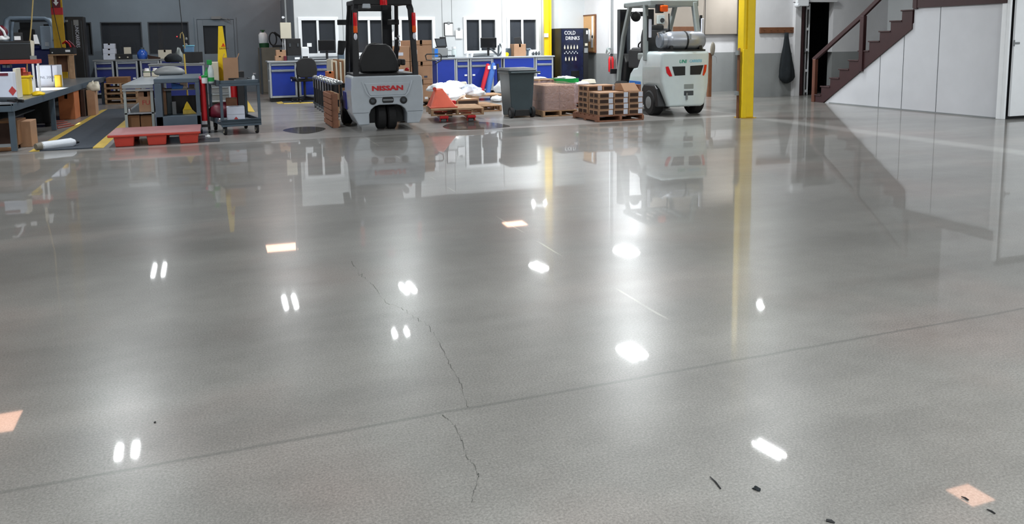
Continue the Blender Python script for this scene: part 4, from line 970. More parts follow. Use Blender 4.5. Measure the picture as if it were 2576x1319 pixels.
a, b, y0, y1, z0_, z1_ = bxp(311, 329, 119, 24.3, z1, .02)
single('white_card', MB().box(a, b, y0, y1, z1, z1_), M['cream'], 'square off-white card standing on the low black crate', 'card', bevel=.002)
cx, _ = W(358, 135, 24.3)
t = T('water_jug', 'big blue water jug on the grey worktop', 'jug', (cx, 24.3, GT))
t.p('body', MB().lathe([(.11, 0), (.13, .03), (.135, .10), (.13, .18), (.08, .24), (.05, .27)], (cx, 24.3, GT), 'z', 20), mat('jug', srgb(50, 96, 190), rough=.2, var=.15, coat=.4), smooth=True)
t.p('neck', MB().lathe([(.055, .26), (.055, .32)], (cx, 24.3, GT), 'z', 16), M['steel_blue'], smooth=True)
a, b, y0, y1, z0, z1 = bxp(397, 431, 126, 24.4, GT, .2)
carton('white_carton', 'white carton on the grey worktop below the window with the yellow post', a, b, y0, y1, z0, z1, m='cream')
single('hand_tool', MB().prism([(X24(372), GT), (X24(403), GT), (X24(403), GT+.04), (X24(380), GT+.09), (X24(371), GT+.12)], 'y', 24.1, 24.18), M['carton_open'], 'flat dark brown tool right of the blue water jug', 'tool', bevel=.006)
(a, z1), (b, z0) = W(276, 58, 25.4), W(303, 90, 25.4)
single('paper_notice', MB().box(a, b, 25.4, 25.41, z0, z1), M['wall_grey'], 'faded grey sheet seen through the leftmost full window of the grey wall', 'notice')

# island of blue cabinets with the black screen
IY = 19.3
def XI(px): return W(px, 165, IY)[0]
t = cab_unit(XI(374), XI(512), IY+.02, .1, .955, .8, 'wide dark blue cabinet island carrying the black screen', G2, style='panel', bl='blue_dark')
single('worktop', MB().box(XI(372), XI(514), IY, IY+.86, .955, .99), M['mid_grey'], 'grey worktop of the island carrying the black screen', 'worktop', bevel=.006)
IT = .99
a, z1 = W(464, 131, 19.6); b, z0 = W(511, 159, 19.6)
monitor(a, b, IT+.01, z1, 19.6, 'black screen seen from behind on the blue island', IT, back=True)
cx, _ = W(476, 122, 19.9)
t = T('storage_tub', 'translucent blue tub standing behind the black screen', 'tub', (cx, 19.95, IT))
(a, zt), (b, zb) = W(461, 114, 19.95), W(489, 130, 19.95)
t.p('tub', MB().prism([(a+.03, IT), (b-.03, IT), (b, zt-.02), (a, zt-.02)], 'y', 19.85, 20.1), M['tub_blue'] if 'tub_blue' in M else mat('tub_blue', srgb(92, 128, 160), rough=.25, var=.15), bevel=.02)
t.p('rim', MB().box(a-.01, b+.01, 19.84, 20.11, zt-.025, zt), M['sky'], bevel=.006)
(a, z1) = W(443, 124, 19.8); (b, z0) = W(458, 150, 19.8)
single('plastic_bag', MB().blob(((a+b)/2, 19.8, (IT+z1)/2-.02), (.08, .08, (z1-IT)*.6), 11, .12), M['pale_grey'], 'crumpled clear bag between the dark bag and the black screen', 'bag', smooth='all')
(a, z1) = W(410, 139, 19.5); (b, z0) = W(462, 160, 19.5)
single('duffel_bag', MB().blob(((a+b)/2, 19.55, (IT+z1)/2), ((b-a)/2*.9, .16, (z1-IT)*.66), 12, .05), M['cloth'], 'dark rounded bag lying on the blue island left of the black screen', 'bag', smooth='all')
# hanging cord with hooks
x0, z0 = W(451, 0, 18.5); x1, z1 = W(457, 57, 18.5); x2, z2 = W(461, 112, 18.5)
t = T('pendant_cable', 'black pendant cord with a pale hook hanging above the blue island', 'cord', (x0, 18.5, 5.4))
t.p('cord', MB().tube([(x0-.1, 18.5, 5.5), (x0, 18.5, z0), (x1, 18.5, z1), (x1+.0, 18.5, z1-.2)], .009, 6), M['black'])
t.p('hook', MB().tube([(x1-.05, 18.5, z1-.33), (x1-.04, 18.5, z1-.24), (x1, 18.5, z1-.2), (x1+.02, 18.5, z1-.28), (x1+.03, 18.5, z1-.55)], .012, 6), M['tan_cord'], smooth=True)
t.p('fitting', MB().blob((x1+.07, 18.5, z1-.35), (.025, .02, .035), 3, .1).blob((x1+.06, 18.5, z1-.47), (.03, .02, .03), 4, .1), M['mid_grey'], smooth='all')
single('indicator_light', MB().lathe([(.014, 0), (.012, -.02)], (W(445, 92, 24.9)[0], 24.97, W(445, 92, 24.9)[1]), 'y', 10), mat('led_red', (1, .05, .06), emit=2.5), 'tiny glowing red indicator in the window behind the hanging cord', 'indicator')
x0, z0 = W(83, 0, 15.8)
single('hanging_rope', MB().tube([(x0+.02, 15.8, 5.5), (x0, 15.8, z0), W(79, 60, 15.8)[0:1]+(15.8,)+W(79, 60, 15.8)[1:], (W(75, 105, 15.8)[0], 15.8, W(75, 105, 15.8)[1]), (W(68, 150, 15.8)[0], 15.8, W(68, 150, 15.8)[1]), (W(68, 182, 15.8)[0], 15.8, W(68, 182, 15.8)[1])], .011, 6), M['tan_cord'], 'tan air hose hanging from above in front of the blue-grey machine', 'hose', smooth=True)
# ------------------------------------------------------------------ long metal table
TX, TZ = -2.52, .645
t = T('metal_table', 'long low grey steel table running back along the left side', 'table', (-3.3, 17.5, 0))
t.p('top', MB().box(-4.3, TX, 12.15, 21.9, TZ-.02, TZ), M['sheet_steel'])
t.p('apron', MB().box(TX-.02, TX+.005, 12.15, 21.9, TZ-.10, TZ+.008).box(-4.3, TX-.02, 12.15, 12.17, TZ-.10, TZ-.0), M['steel_blue'], bevel=.003)
for y in (12.24, 15.1, 18.3, 21.6):
    for x in (TX-.045, -4.2):
        t.p('leg', MB().box(x-.035, x+.035, y-.03, y+.03, .01, TZ-.02), M['steel_blue'], bevel=.004)
t.p('lower_shelf', MB().box(-4.25, TX-.45, 12.3, 18.2, .30, .32), M['dark_grey'])
t.p('cross_brace', MB().box(-4.2, TX-.03, 12.22, 12.27, .07, .11), M['mid_grey'])
def TY(px, Y): return W(px, 200, Y)[0]
def onT(px0, px1, pyt, Y, d, z0=TZ+.0012): return bxp(px0, px1, pyt, Y, z0, d)
# white carton with red diamond, beige pad, drum of bins, carton with lettering
a, b, y0, y1, z0, z1 = onT(-20, 30, 183, 13.3, .4)
t = carton('cardboard_box', 'white carton with a red diamond mark at the left edge of the table', a, b, y0, y1, z0, z1, m='white_box', tape=False)
t.p('mark', MB().prism([(.11, .05), (.16, .12), (.11, .19), (.06, .12)], 'y', -(y1-y0)/2-.003, -(y1-y0)/2), M['ink_red'])
t.p('lid_band', MB().box(-(b-a)/2, (b-a)/2-.05, -(y1-y0)/2-.004, -(y1-y0)/2, z1-z0-.05, z1-z0-.01), M['maroon'])
a, b, y0, y1, z0, z1 = onT(31, 40, 172, 13.5, .3)
single('white_board', MB().box(a, b, y0, y1, z0, z1), M['cream'], 'upright cream board beside the white carton with the red diamond', 'board', bevel=.01)
a, b, y0, y1, z0, z1 = onT(41, 60, 192, 14.3, .25)
t = T('yellow_jug', 'yellow plastic container on the table beside the cream board', 'container', ((a+b)/2, y0, TZ))
t.p('body', MB().box(a, b+.06, y0, y1, z0, z1-.03), M['yellow'], bevel=.02); t.p('lid', MB().box(a-.01, b+.08, y0-.01, y1+.01, z1-.03, z1), M['yellow'], bevel=.008)
a, b, y0, y1, z0, z1 = onT(54, 70, 182, 15.2, .25)
t = T('storage_bin', 'orange open-front bin behind the yellow container', 'bin', ((a+b)/2, y0, TZ))
t.p('bin', MB().prism([(y0, z0), (y1, z0), (y1, z1), (y0+.05, z1), (y0, z0+.1)], 'x', a, b), M['orange_plastic'], bevel=.01)
t.p('label_slot', MB().box(a+.03, b-.03, y0+.01, y0+.03, z0+.08, z0+.11), M['carton_dark'])
a, b, y0, y1, z0, z1 = onT(41, 56, 172, 15.6, .25)
single('storage_bin', MB().prism([(y0, z0), (y1, z0), (y1, z1), (y0+.05, z1), (y0, z0+.08)], 'x', a, b), M['red_plastic'], 'red bin left of the orange bin on the table', 'bin', bevel=.01)
cx = TY(76, 14.6)
t = T('spray_bottle', 'white bottle in the brightly lit spot on the table', 'bottle', (cx, 14.6, TZ))
t.p('body', MB().lathe([(.05, 0), (.055, .03), (.05, .18), (.025, .25)], (cx, 14.6, TZ), 'z', 16), M['white_plastic'], smooth=True)
t.p('cap', MB().lathe([(.025, .25), (.025, .31)], (cx, 14.6, TZ), 'z', 12), M['yellow'], smooth=True)
cx = TY(62, 14.1)
single('cloth_pile', MB().blob((cx+.16, 14.1, TZ+.025), (.09, .10, .04), 5, .12), M['yellow'], 'crumpled pale yellow rag in the bright spot on the table', 'rag', smooth='all')
a, b, y0, y1, z0, z1 = onT(90, 143, 165, 17.0, .5)
t = carton('cardboard_box', 'white carton with dark lettering on the table in front of the wooden stand', a, b, y0, y1, z0, z1, m='white_box', mark=('NL 2000', .065, 'ink'), tape=False)
t.p('tape', MB().box(.07, .09, -.252, .252, .1, z1-z0+.002), M['ink'])
a, b, y0, y1, z0, z1 = onT(136, 151, 189, 16.8, .18)
single('yellow_box', MB().box(a, b, y0, y1, z0, z1), M['yellow_dark'], 'small yellow box right of the white carton with dark lettering', 'box', bevel=.012)
t = T('caulking_gun', 'black and silver hand tool lying at the near end of the table', 'tool', (TY(20, 12.6), 12.6, TZ))
xa, xb = TY(-8, 12.55), TY(38, 12.55)
t.p('barrel', MB().tube([(xa, 12.62, TZ+.04), (xb, 12.50, TZ+.04)], .034, 12), M['dark_grey'], smooth=True)
t.p('grip', MB().bar([(xb-.02, 12.5, TZ+.03), (xb+.10, 12.42, TZ+.02)], .015, .02).bar([(xb-.1, 12.5, TZ+.03), (xb+.04, 12.38, TZ+.015)], .012, .012), M['black'], bevel=.004)
# red shelf unit above the table
SY = 14.9
(xl, zt), (xr, zb) = W(-40, 152, SY), W(93, 160, SY)
t = T('red_shelf', 'red steel shelf standing over the left part of the table', 'shelf', ((xl+xr)/2, SY, TZ))
t.p('shelf_board', MB().box(xl, xr, SY, SY+.4, zb, zt), M['red_plastic'], bevel=.008)
for px in (85, 98):
    x = TY(px, SY); t.p('post', MB().box(x-.014, x+.014, SY+.01, SY+.04, TZ, zb if px == 85 else zb-.0), M['frame_white'])
t.p('post', MB().box(xl, xl+.03, SY+.01, SY+.04, TZ, zb), M['frame_white'])
a, z1 = W(-30, 104, SY+.1); b, _ = W(75, 104, SY+.1)
t = T('black_case', 'big black case sitting on the red shelf', 'case', ((a+b)/2, SY+.2, zt))
t.p('body', MB().box(a, b, SY+.05, SY+.36, zt, z1), M['black'], bevel=.01)
t.p('lid_edge', MB().box(a-.006, b+.006, SY+.044, SY+.366, z1-.05, z1-.035), M['dark_grey'])
case_top = z1
a, z1 = W(76, 104, SY+.1); b, z0 = W(87, 143, SY+.1)
single('paper_roll', MB().prism([(a, zt+.06), (b-.01, zt+.06), (b+.01, z1), (a-.0, z1+.02)], 'y', SY+.08, SY+.14), M['cream'], 'tall white strip standing right of the black case on the red shelf', 'panel', bevel=.004)
a, _ = W(78, 140, SY+.1); b, z1 = W(92, 138, SY+.1)
single('grey_box', MB().box(a, b, SY+.0, SY+.1, zt, zt+.06), M['mid_grey'], 'small grey box at the right end of the red shelf', 'box', bevel=.004)
(a, z1), (b, z0) = W(78, 87, SY+.2), W(91, 104, SY+.2)
single('white_holder', MB().prism([(a, case_top-.05), (b+.01, case_top-.05), (b-.02, z1), (a, z1)], 'y', SY+.37, SY+.42), M['white_plastic'], 'white plate sticking up behind the right end of the black case', 'plate', bevel=.004)
a, _ = W(34, 98, SY+.1); b, z1 = W(51, 91, SY+.1)
t = T('label_machine', 'small dark device with a white front on the black case', 'device', ((a+b)/2, SY+.2, case_top))
t.p('body', MB().box(a, b, SY+.14, SY+.3, case_top, z1+.06), M['black'], bevel=.008); t.p('front', MB().box(a+.005, b-.005, SY+.13, SY+.14, case_top+.015, z1), M['paper'])
a, _ = W(-6, 98, SY+.2); b, z1 = W(24, 95, SY+.2)
single('plastic_bag', MB().blob(((a+b)/2, SY+.2, case_top+.04), ((b-a)/2, .12, .06), 15, .1), M['white_plastic'], 'white crumpled bag on the left end of the black case', 'bag', smooth='all')
(a, z1) = W(-6, 72, SY+.2)
t = T('round_bag', 'maroon rounded bag with a white rim on the black case at the left edge', 'bag', (a, SY+.2, case_top+.06))
t.p('body', MB().blob((a+.05, SY+.2, case_top+.15), (.09, .1, .10), 16, .06, 16, 10, False), M['maroon'], smooth='all')
t.p('rim', MB().tube([(a-.03, SY+.1, case_top+.24), (a+.04, SY+.1, case_top+.24), (a+.10, SY+.1, case_top+.16), (a+.12, SY+.12, case_top+.08)], .018, 8), M['white_plastic'], smooth=True)
for k, px in enumerate((12, 22)):
    a, z1 = W(px-4, 161, SY+.1); b, z0 = W(px+5, 170, SY+.1)
    single('small_bin', MB().prism([(SY+.04, z0), (SY+.2, z0), (SY+.2, zb), (SY+.06, zb), (SY+.04, z0+.04)], 'x', a, b), M['steel_blue'], ['small grey bin hanging under the red shelf, left of two', 'small grey bin hanging under the red shelf, right of two'][k], 'bin', 'small bins under the red shelf')

# blue-grey forklift behind
MY = 22.4
def pm(px, py, Y=MY): x, z = W(px, py, Y); return (x, Y, z)
xc = W(70, 100, MY)[0]
t = T('forklift', 'blue-grey forklift with a rounded overhead guard parked behind the long table', 'forklift', (xc, MY, 0))
pth = [pm(14, 104), pm(14, 70), pm(17, 50), pm(26, 45), pm(60, 45), pm(112, 46), pm(124, 52), pm(131, 66), pm(134, 100)]
t.p('overhead_guard', MB().tube(pth, [.07, .07, .055, .045, .04, .04, .055, .06, .06], 10), M['guard'] if 'guard' in M else mat('guard', srgb(160, 180, 200), rough=.4, var=.06), smooth=True)
t.p('overhead_guard', MB().tube([(p[0]*1.02+.03, p[1]+.9, p[2]) for p in pth], .04, 8), MAT['guard'], smooth=True)
t.p('roof_bars', MB().box(pm(24, 50)[0], pm(118, 50)[0], MY+.1, MY+.16, pm(20, 52)[2]-.02, pm(20, 50)[2]).box(pm(24, 50)[0], pm(118, 50)[0], MY+.5, MY+.56, pm(20, 52)[2]-.02, pm(20, 50)[2]), M['dark_grey'])
a, z1 = W(101, 66, MY-.1); b, z0 = W(133, 124, MY-.1)
t.p('side_panel', MB().box(a, b, MY-.2, MY+.2, z0, z1), MAT['guard'], bevel=.015)
lv = MB()
for k in range(3): lv.box(a+.09, a+.17, MY-.204, MY-.2, z0+.09+k*.03, z0+.105+k*.03)
t.p('louvre', lv, M['paper'])
t.p('body', MB().box(xc-.62, b, MY-.05, MY+1.3, .3, z0).box(xc-.62, b-.3, MY+.1, MY+1.2, z0, z0+.1), M['blue_dark'], bevel=.03)
t.p('seat', MB().box(xc-.25, xc+.1, MY+.3, MY+.4, z0, z0+.5).box(xc-.25, xc+.1, MY+.4, MY+.8, z0, z0+.15), M['black'], bevel=.03)
t.p('mast', MB().box(xc-.42, xc-.18, MY+1.4, MY+1.5, .1, pm(50, 52)[2]).box(xc+.12, xc+.3, MY+1.4, MY+1.5, .1, pm(50, 52)[2]-.05), M['black'])
for (x, y) in ((xc-.5, MY+.2), (xc+.35, MY+.2), (xc-.5, MY+1.1), (xc+.35, MY+1.1)): wheel(t, (x, y, .28), .28, .18)
# black mast panel with vertical lettering
BYY = 22.35
(a, z1), (b, _) = W(162, 42, BYY), W(210, 42, BYY)
t = T('mast_stack', 'tall black mast panel with vertical pale lettering beside the left yellow column', 'mast', ((a+b)/2, BYY, 0))
t.p('panel', MB().box(a, b, BYY, BYY+.35, .0, z1), M['black'], bevel=.02)
t.p('groove', MB().box(a+.14, a+.16, BYY-.006, BYY, .3, z1-.1).box(b-.07, b-.055, BYY-.006, BYY, .3, z1-.1), M['dark_grey'])
cx = W(192, 60, BYY)[0]; zt_ = W(192, 50, BYY)[1]; zb_ = W(196, 117, BYY)[1]
zm = (W(192, 66, BYY)[1]+zb_)/2
t.p('lettering', text_mb('UNICARRIERS', .115, .002, place=lambda u, v, d_: (cx+v, BYY-.003-d_, zm-u*.78)), M['white_box'], label='pale vertical lettering')
t.p('emblem', MB().box(cx-.06, cx+.05, BYY-.006, BYY, zt_-.13, zt_), M['mid_grey'])
t.p('strip_label', MB().box(a+.01, a+.07, BYY-.006, BYY, zt_-.05, zt_), M['mid_grey'])
# wooden stand with black box
WY2 = 21.2
(a, z1), (b, _) = W(120, 137, WY2), W(184, 137, WY2)
t = T('wooden_stand', 'rough wooden stand at the far end of the table carrying a black unit', 'stand', ((a+b)/2, WY2+.2, TZ))
for (x, y) in ((a+.05, WY2+.04), (b-.05, WY2+.04), (a+.05, WY2+.42), (b-.14, WY2+.42)): t.p('leg', MB().box(x-.05, x+.05, y-.02, y+.04, TZ+.001, z1-.03), M['wood'], bevel=.004)
t.p('top', MB().box(a, b, WY2, WY2+.5, z1-.03, z1), M['wood'], bevel=.004)
t.p('back_panel', MB().box(a+.06, b-.06, WY2+.46, WY2+.48, .8, z1-.03), M['wood_dark'])
zs = z1
(a, z1), (b, _) = W(123, 121, WY2), W(185, 121, WY2)
t = T('battery_charger', 'low black unit with a white label on top of the wooden stand', 'device', ((a+b)/2, WY2+.2, zs))
t.p('body', MB().box(a, b, WY2+.02, WY2+.42, zs, z1), M['black'], bevel=.012)
t.p('label_plate', MB().box(a+.33, a+.43, WY2+.012, WY2+.02, zs+.05, zs+.1), M['paper']); t.p('knob', MB().lathe([(.014, 0), (.014, -.015)], (a+.06, WY2+.02, zs+.04), 'y', 10), M['paper'])
for k, (mm, lab) in enumerate((('red', 'red clamp cable on the low black unit'), ('maroon', 'dark red cable looped on the low black unit'))):
    x = W(166+7*k, 110, WY2)[0]
    single('cable', MB().tube([(x-.1, WY2+.2, z1+.1), (x-.02, WY2+.15, z1+.16), (x+.05, WY2+.12, z1+.09), (x+.08+.03*k, WY2+.1, z1+.01)], .02, 8), M[mm], lab, 'cable', smooth=True)
# under the table
def onF(px0, px1, pyt, Y, d, z0=0): return bxp(px0, px1, pyt, Y, z0, d)
def wfl(px, py): return G(px, py, 0)
y = wfl(20, 366)[1]
a, b, y0, y1, z0, z1 = onF(-15, 43, 306, 12.55, .55, .055)
t = carton('cardboard_box', 'open cardboard box lying on its side under the near end of the table', a, b, y0, y1, .055, z1, m='carton_dark', tape=False)
t.p('opening', MB().box(-(b-a)/2+.02, (b-a)/2-.02, -.282, -.275, .03, z1-.085), M['carton_open'])
a, b, y0, y1, z0, z1 = onF(45, 76, 306, 12.75, .4)
carton('cardboard_box', 'tan cardboard box standing right of the near table leg', a, b, y0, y1, 0, z1, m='carton', tape=False)
single('flat_cardboard', MB().box(-3.4, -2.62, 12.35, 13.2, 0, .05), M['carton_dark'], 'flattened cardboard under the near end of the table', 'cardboard', bevel=.01)
a, b, y0, y1, z0, z1 = onF(144, 205, 228, 17.3, .7)
carton('cardboard_box', 'big orange-brown cardboard box under the middle of the table', a, min(b, -2.56), y0, y1, 0, .535, m='carton_orange')
a, b, y0, y1, z0, z1 = onF(205, 216, 222, 17.9, .5)
single('dark_board', MB().box(-2.54, -2.47, y0, y1, 0, .535), M['carton_open'], 'dark brown board standing right of the big orange-brown box', 'board', bevel=.004)
a, b, y0, y1, z0, z1 = onF(216, 238, 232, 18.0, .4)
t = carton('cardboard_box', 'tall tan cardboard box with a loose wrapped top, right of the dark board', a, b, y0, y1, 0, .52, m='carton', tape=False)
single('bubble_wrap', MB().blob(((a+b)/2+.06, y0+.1, .56), (.12, .12, .12), 21, .2), M['cream'], 'crumpled wrap spilling from the tall tan box', 'wrap', smooth='all')
mb = MB()
for k in range(4):
    x0, y0_ = wfl(100+k*7, 306+4*k)
    mb.tube([(x0, y0_+.6, .30-.05*k), (x0+.05, y0_+.3, .1), (x0+.12, y0_, .03), (x0+.25, y0_-.3-.1*k, .012), (x0+.42, y0_-.1, .012)], .011, 6)
single('cable_bundle', mb, M['wire'], 'loose reddish cables hanging under the table onto the floor', 'cables', smooth=True)
a, b, y0, y1, z0, z1 = onF(60, 128, 300, 15.9, .5)
t = T('black_machine', 'low black machine standing under the table behind the tan box', 'machine', ((a+b)/2, 16.1, 0))
t.p('body', MB().box(a, b, 15.9, 16.4, .06, .46), M['black'], bevel=.02)
t.p('foot', MB().box(a+.02, a+.1, 15.92, 16.38, 0, .06).box(b-.1, b-.02, 15.92, 16.38, 0, .06), M['rubber'])
# wrapped tube on the floor
(xa, ya), (xb, yb) = wfl(92, 382), wfl(192, 370)
r = .062
t = T('wrapped_tube', 'silver plastic-wrapped tube lying on the floor beside the dark mat', 'tube', ((xa+xb)/2, (ya+yb)/2, 0))
dx = Vector((xb-xa, yb-ya, 0)).normalized()
P0 = Vector((xa, ya+.06, r)); P1 = Vector((xb, yb+.06, r))
t.p('tube', MB().tube([P0+dx*.05, P0+dx*.12, P0+(P1-P0)*.5, P0+(P1-P0)*.72, P1-dx*.08, P1-dx*.03], [r*.93, r*.97, r, r*1.06, r*1.1, r*.7], 20), M['tube_wrap'], smooth=True)
t.p('end_cap', MB().tube([P0-dx*.02, P0+dx*.06], [r*.7, r*.95], 16), M['olive'], smooth=True)
t.p('nozzle', MB().tube([P1-dx*.03, P1+dx*.03], [r*.4, r*.3], 10), M['black'], smooth=True)
# dark mats with yellow edges
def mat_(x0, x1, y0, y1, lab, top=False):
    t = T('floor_mat', lab, 'mat', ((x0+x1)/2, (y0+y1)/2, 0))
    t.p('rubber_sheet', MB().box(x0, x1, y0, y1, 0, .014), M['mat_blue'])
    t.p('yellow_edge', MB().prism([(x0-.13, .0), (x0, .015), (x0, 0)], 'y', y0, y1), M['yellow_line'], label='yellow bevelled edge')
    t.p('yellow_edge', MB().prism([(x1+.13, .0), (x1, .015), (x1, 0)], 'y', y0, y1), M['yellow_line'], label='yellow bevelled edge')
    if top: t.p('yellow_edge', MB().prism([(y0-.13, 0), (y0, .015), (y0, 0)], 'x', x0, x1), M['yellow_line'], label='yellow bevelled edge')
mat_(-2.26, -1.62, 12.15, 19.6, 'long dark anti-fatigue mat with yellow edges beside the metal table')
x0, y0 = wfl(610, 283); x1, y1 = wfl(640, 252)
mat_(wfl(560, 283)[0], wfl(625, 283)[0], y0, y1+.6, 'dark mat with a yellow edge seen behind the grey two-shelf cart')
x0, y0 = wfl(715, 262)
mat_(x0, x0+2.0, y0+.15, y0+.75, 'dark mat with a yellow front edge under the black office chair', True)

# stacked wooden pallets and carton behind the left racks
py_ = wfl(300, 262)[1]; pw = W(262, 230, py_)[0], W(345, 230, py_)[0]
for k in range(4):
    pallet('wooden_pallet', ['wooden pallet at the bottom of the stack behind the silver-topped rack', 'wooden pallet second from the bottom of the stack behind the silver-topped rack', 'wooden pallet second from the top of the stack behind the silver-topped rack', 'wooden pallet at the top of the stack behind the silver-topped rack'][k], (pw[0]+pw[1])/2, py_+.5, (pw[1]-pw[0])/2, .48, .125, z=k*.128, group='stacked wooden pallets')
a, b, y0, y1, z0, z1 = bxp(266, 322, 197, py_+.1, .512, .7)
carton('cardboard_box', 'brown cardboard tray on top of the stacked wooden pallets', a, b, y0, y1, .512, .64, m='carton_dark', tape=False)

# silver-topped rack
RY = 13.55
zr = W(310, 214, RY)[1]
(a, _), (b, _) = W(306, 214, RY), W(385, 214, RY)
(cl, _), (cr, _) = G(318, 192, zr), G(414, 192, zr)
t = T('steel_rack', 'three-level rack with a shiny steel top behind the red plastic pallet', 'rack', ((a+b)/2, RY+.3, 0))
yb_ = 17.3
t.p('top', MB().box(a, b, RY, yb_, zr-.02, zr).box(a, b, RY, RY+.02, zr-.06, zr-.02), M['sheet_steel'], bevel=.004)
for x in (a+.03, b-.03):
    for y in (RY+.03, yb_-.03): t.p('leg', MB().box(x-.02, x+.02, y-.02, y+.02, 0, zr-.02), M['pale_grey'], bevel=.003)
z2 = W(350, 284, RY)[1]
t.p('shelf', MB().box(a+.01, b-.01, RY+.01, yb_-.01, z2-.02, z2), M['sheet_steel'])
t.p('bottom_shelf', MB().box(a+.01, b-.01, RY+.01, yb_-.01, .04, .06), M['sheet_steel'])
t.p('shelf_lip', MB().box(a, b, RY, RY+.012, zr-.10, zr-.07), M['mid_grey'])
aa, bb, y0, y1, z0, z1 = bxp(347, 384, 231, RY+.12, z2, .3)
carton('cardboard_box', 'brown cardboard box with red lettering on the middle shelf of the steel rack', aa, bb, y0, y1, z2, z1, mark=('FU', .10, 'ink_red'), m='carton')
for k, (p, q) in enumerate(((320, 351), (353, 385))):
    aa, bb, y0, y1, z0, z1 = bxp(p, q, 291, RY+.08, .06, .4)
    carton('cardboard_box', ['dark brown box on the bottom of the steel rack, left of two', 'dark brown box on the bottom of the steel rack, right of two'][k], aa, bb, y0, y1, .06, z1, m='carton_dark', group='boxes at the bottom of the rack', tape=False)
x, _ = W(324, 276, RY+.1)
single('glass_jar', MB().lathe([(.03, 0), (.034, .02), (.034, .06), (.02, .08)], (x, RY+.1, z2), 'z', 14), M['chrome'], 'shiny little jar on the middle shelf of the steel rack', 'jar', smooth=True)
for k, px in enumerate((370, 391)):
    x, _ = W(px, 190, 16.9)
    t = T('squeeze_bottle', ['cream squat bottle with a white cap on the rack top, left of two', 'cream squat bottle with a white cap on the rack top, right of two'][k], 'bottle', (x, 16.9, zr), 0, 'cream bottles on the rack')
    t.p('body', MB().box(x-.065, x+.065, 16.84, 16.96, zr, zr+.115), M['cream'], bevel=.015, smooth=True)
    t.p('cap', MB().lathe([(.04, .115), (.037, .165)], (x, 16.9, zr), 'z', 14), M['paper'], smooth=True)
    t.p('label_band', MB().box(x-.067, x+.067, 16.838, 16.962, zr+.09, zr+.105), M['green_dark'])
# grey steel bench cart
CY = 13.35
(a, zt), (b, _) = W(386, 199, CY), W(500, 199, CY)
zb = W(440, 312, CY)[1]
t = T('steel_cart', 'dark grey steel cabinet cart with open front between the rack and the red roll', 'cart', ((a+b)/2, CY+.3, 0))
t.p('top', MB().box(a, b, CY, CY+2.1, zt-.07, zt), M['steel_blue'], bevel=.008)
t.p('side_wall', MB().box(a, a+.10, CY, CY+.68, .12, zt-.07), M['steel_blue'], bevel=.004)
t.p('side_wall', MB().box(b-.06, b, CY, CY+.04, .12, zt-.07), M['steel_blue'], bevel=.004)
t.p('bottom', MB().box(a, b, CY, CY+.68, .06, .30), M['steel_blue'], bevel=.006)
t.p('back', MB().box(a+.1, b, CY+.62, CY+.64, .30, .58), M['black'])
t.p('inner_shelf', MB().box(a+.12, b-.06, CY+.25, CY+.6, W(440, 224, CY+.3)[1]-.02, W(440, 224, CY+.3)[1]), M['mid_grey'])
for x in (a+.06, b-.06):
    for y in (CY+.06, CY+1.9): t.p('caster', MB().lathe([(.03, -.015), (.03, .015)], (x, y, .03), 'x', 12), M['rubber'])
zi = W(440, 224, CY+.3)[1]
def small(nm, px0, px1, pyt, Y, z0, d, m, lab, cat, **kw):
    aa, bb, y0, y1, z0, z1 = bxp(px0, px1, pyt, Y, z0, d); return single(nm, MB().box(aa, bb, y0, y1, z0, z1), M[m], lab, cat, bevel=.006, **kw)
aa, bb, y0, y1, z0, z1 = bxp(431, 458, 209, CY+.28, zi, .2)
t = T('parts_tray', 'blue tray of small parts on the inner shelf of the dark grey cart', 'tray', ((aa+bb)/2, y0, zi))
t.p('tray', MB().prism([(aa, zi), (bb, zi), (bb+.02, zi+.05), (aa, z1)], 'y', y0, y1), M['sky_blue'], bevel=.004)
small('tan_block', 452, 470, 207, CY+.3, zi+.0, .1, 'cream', 'cream block beside the blue parts tray', 'block')
small('rag', 475, 489, 213, CY+.3, zi, .1, 'olive', 'grey rag at the right of the inner shelf', 'rag')
small('cardboard_strip', 408, 416, 222, CY+.35, .302, .1, 'carton', 'tan cardboard strip standing upright inside the dark grey cart', 'cardboard')
small('metal_sheet', 432, 442, 256, CY+.3, .302, .05, 'mid_grey', 'pale grey upright plate inside the dark grey cart', 'plate')
small('metal_sheet', 417, 430, 226, CY+.4, .302, .05, 'bin_grey', 'dark green-grey upright plate inside the dark grey cart', 'plate')
(a1, z1), (b1, z0) = W(459, 263, CY+.35), W(489, 285, CY+.35); zbm = .302
t = T('broom', 'yellow broom with a long pale yellow handle standing in the dark grey cart', 'broom', ((a1+b1)/2, CY+.4, zbm))
xm, _ = W(471, 263, CY+.4)
t.p('block', MB().prism([(a1, z0+.06), (b1-.03, z0+.06), (b1-.06, z1-.02), (xm+.03, z1), (xm, z1+.05), (xm-.03, z1), (a1+.02, z1-.05)], 'y', CY+.33, CY+.38), M['yellow'], bevel=.008)
t.p('bristles', MB().prism([(a1, zbm), (b1+.03, zbm), (b1-.03, z0+.06), (a1, z0+.06)], 'y', CY+.33, CY+.38), M['yellow_line'])
small('hammer_tray', 440, 492, 186, CY+.3, zt, .0001+.1, 'dark_grey', 'low dark tray on top of the dark grey cart', 'tray') if False else None
x0_, z0_ = W(472, 262, CY+1.9)
hx0 = W(463, 136, CY+2.3); hx1 = W(468, 194, CY+2.3)
single('yellow_pole', MB().tube([(hx0[0], CY+2.3, hx0[1]), (hx1[0], CY+2.3, hx1[1]), (W(471, 232, CY+2.3)[0], CY+2.3, W(471, 232, CY+2.3)[1]), (W(473, 262, CY+2.3)[0], CY+2.3, .02)], .014, 8), M['yellow_line'], 'pale yellow pole standing upright behind the dark grey cart', 'pole', smooth=True)
cx, _ = W(415, 178, CY+1.2)
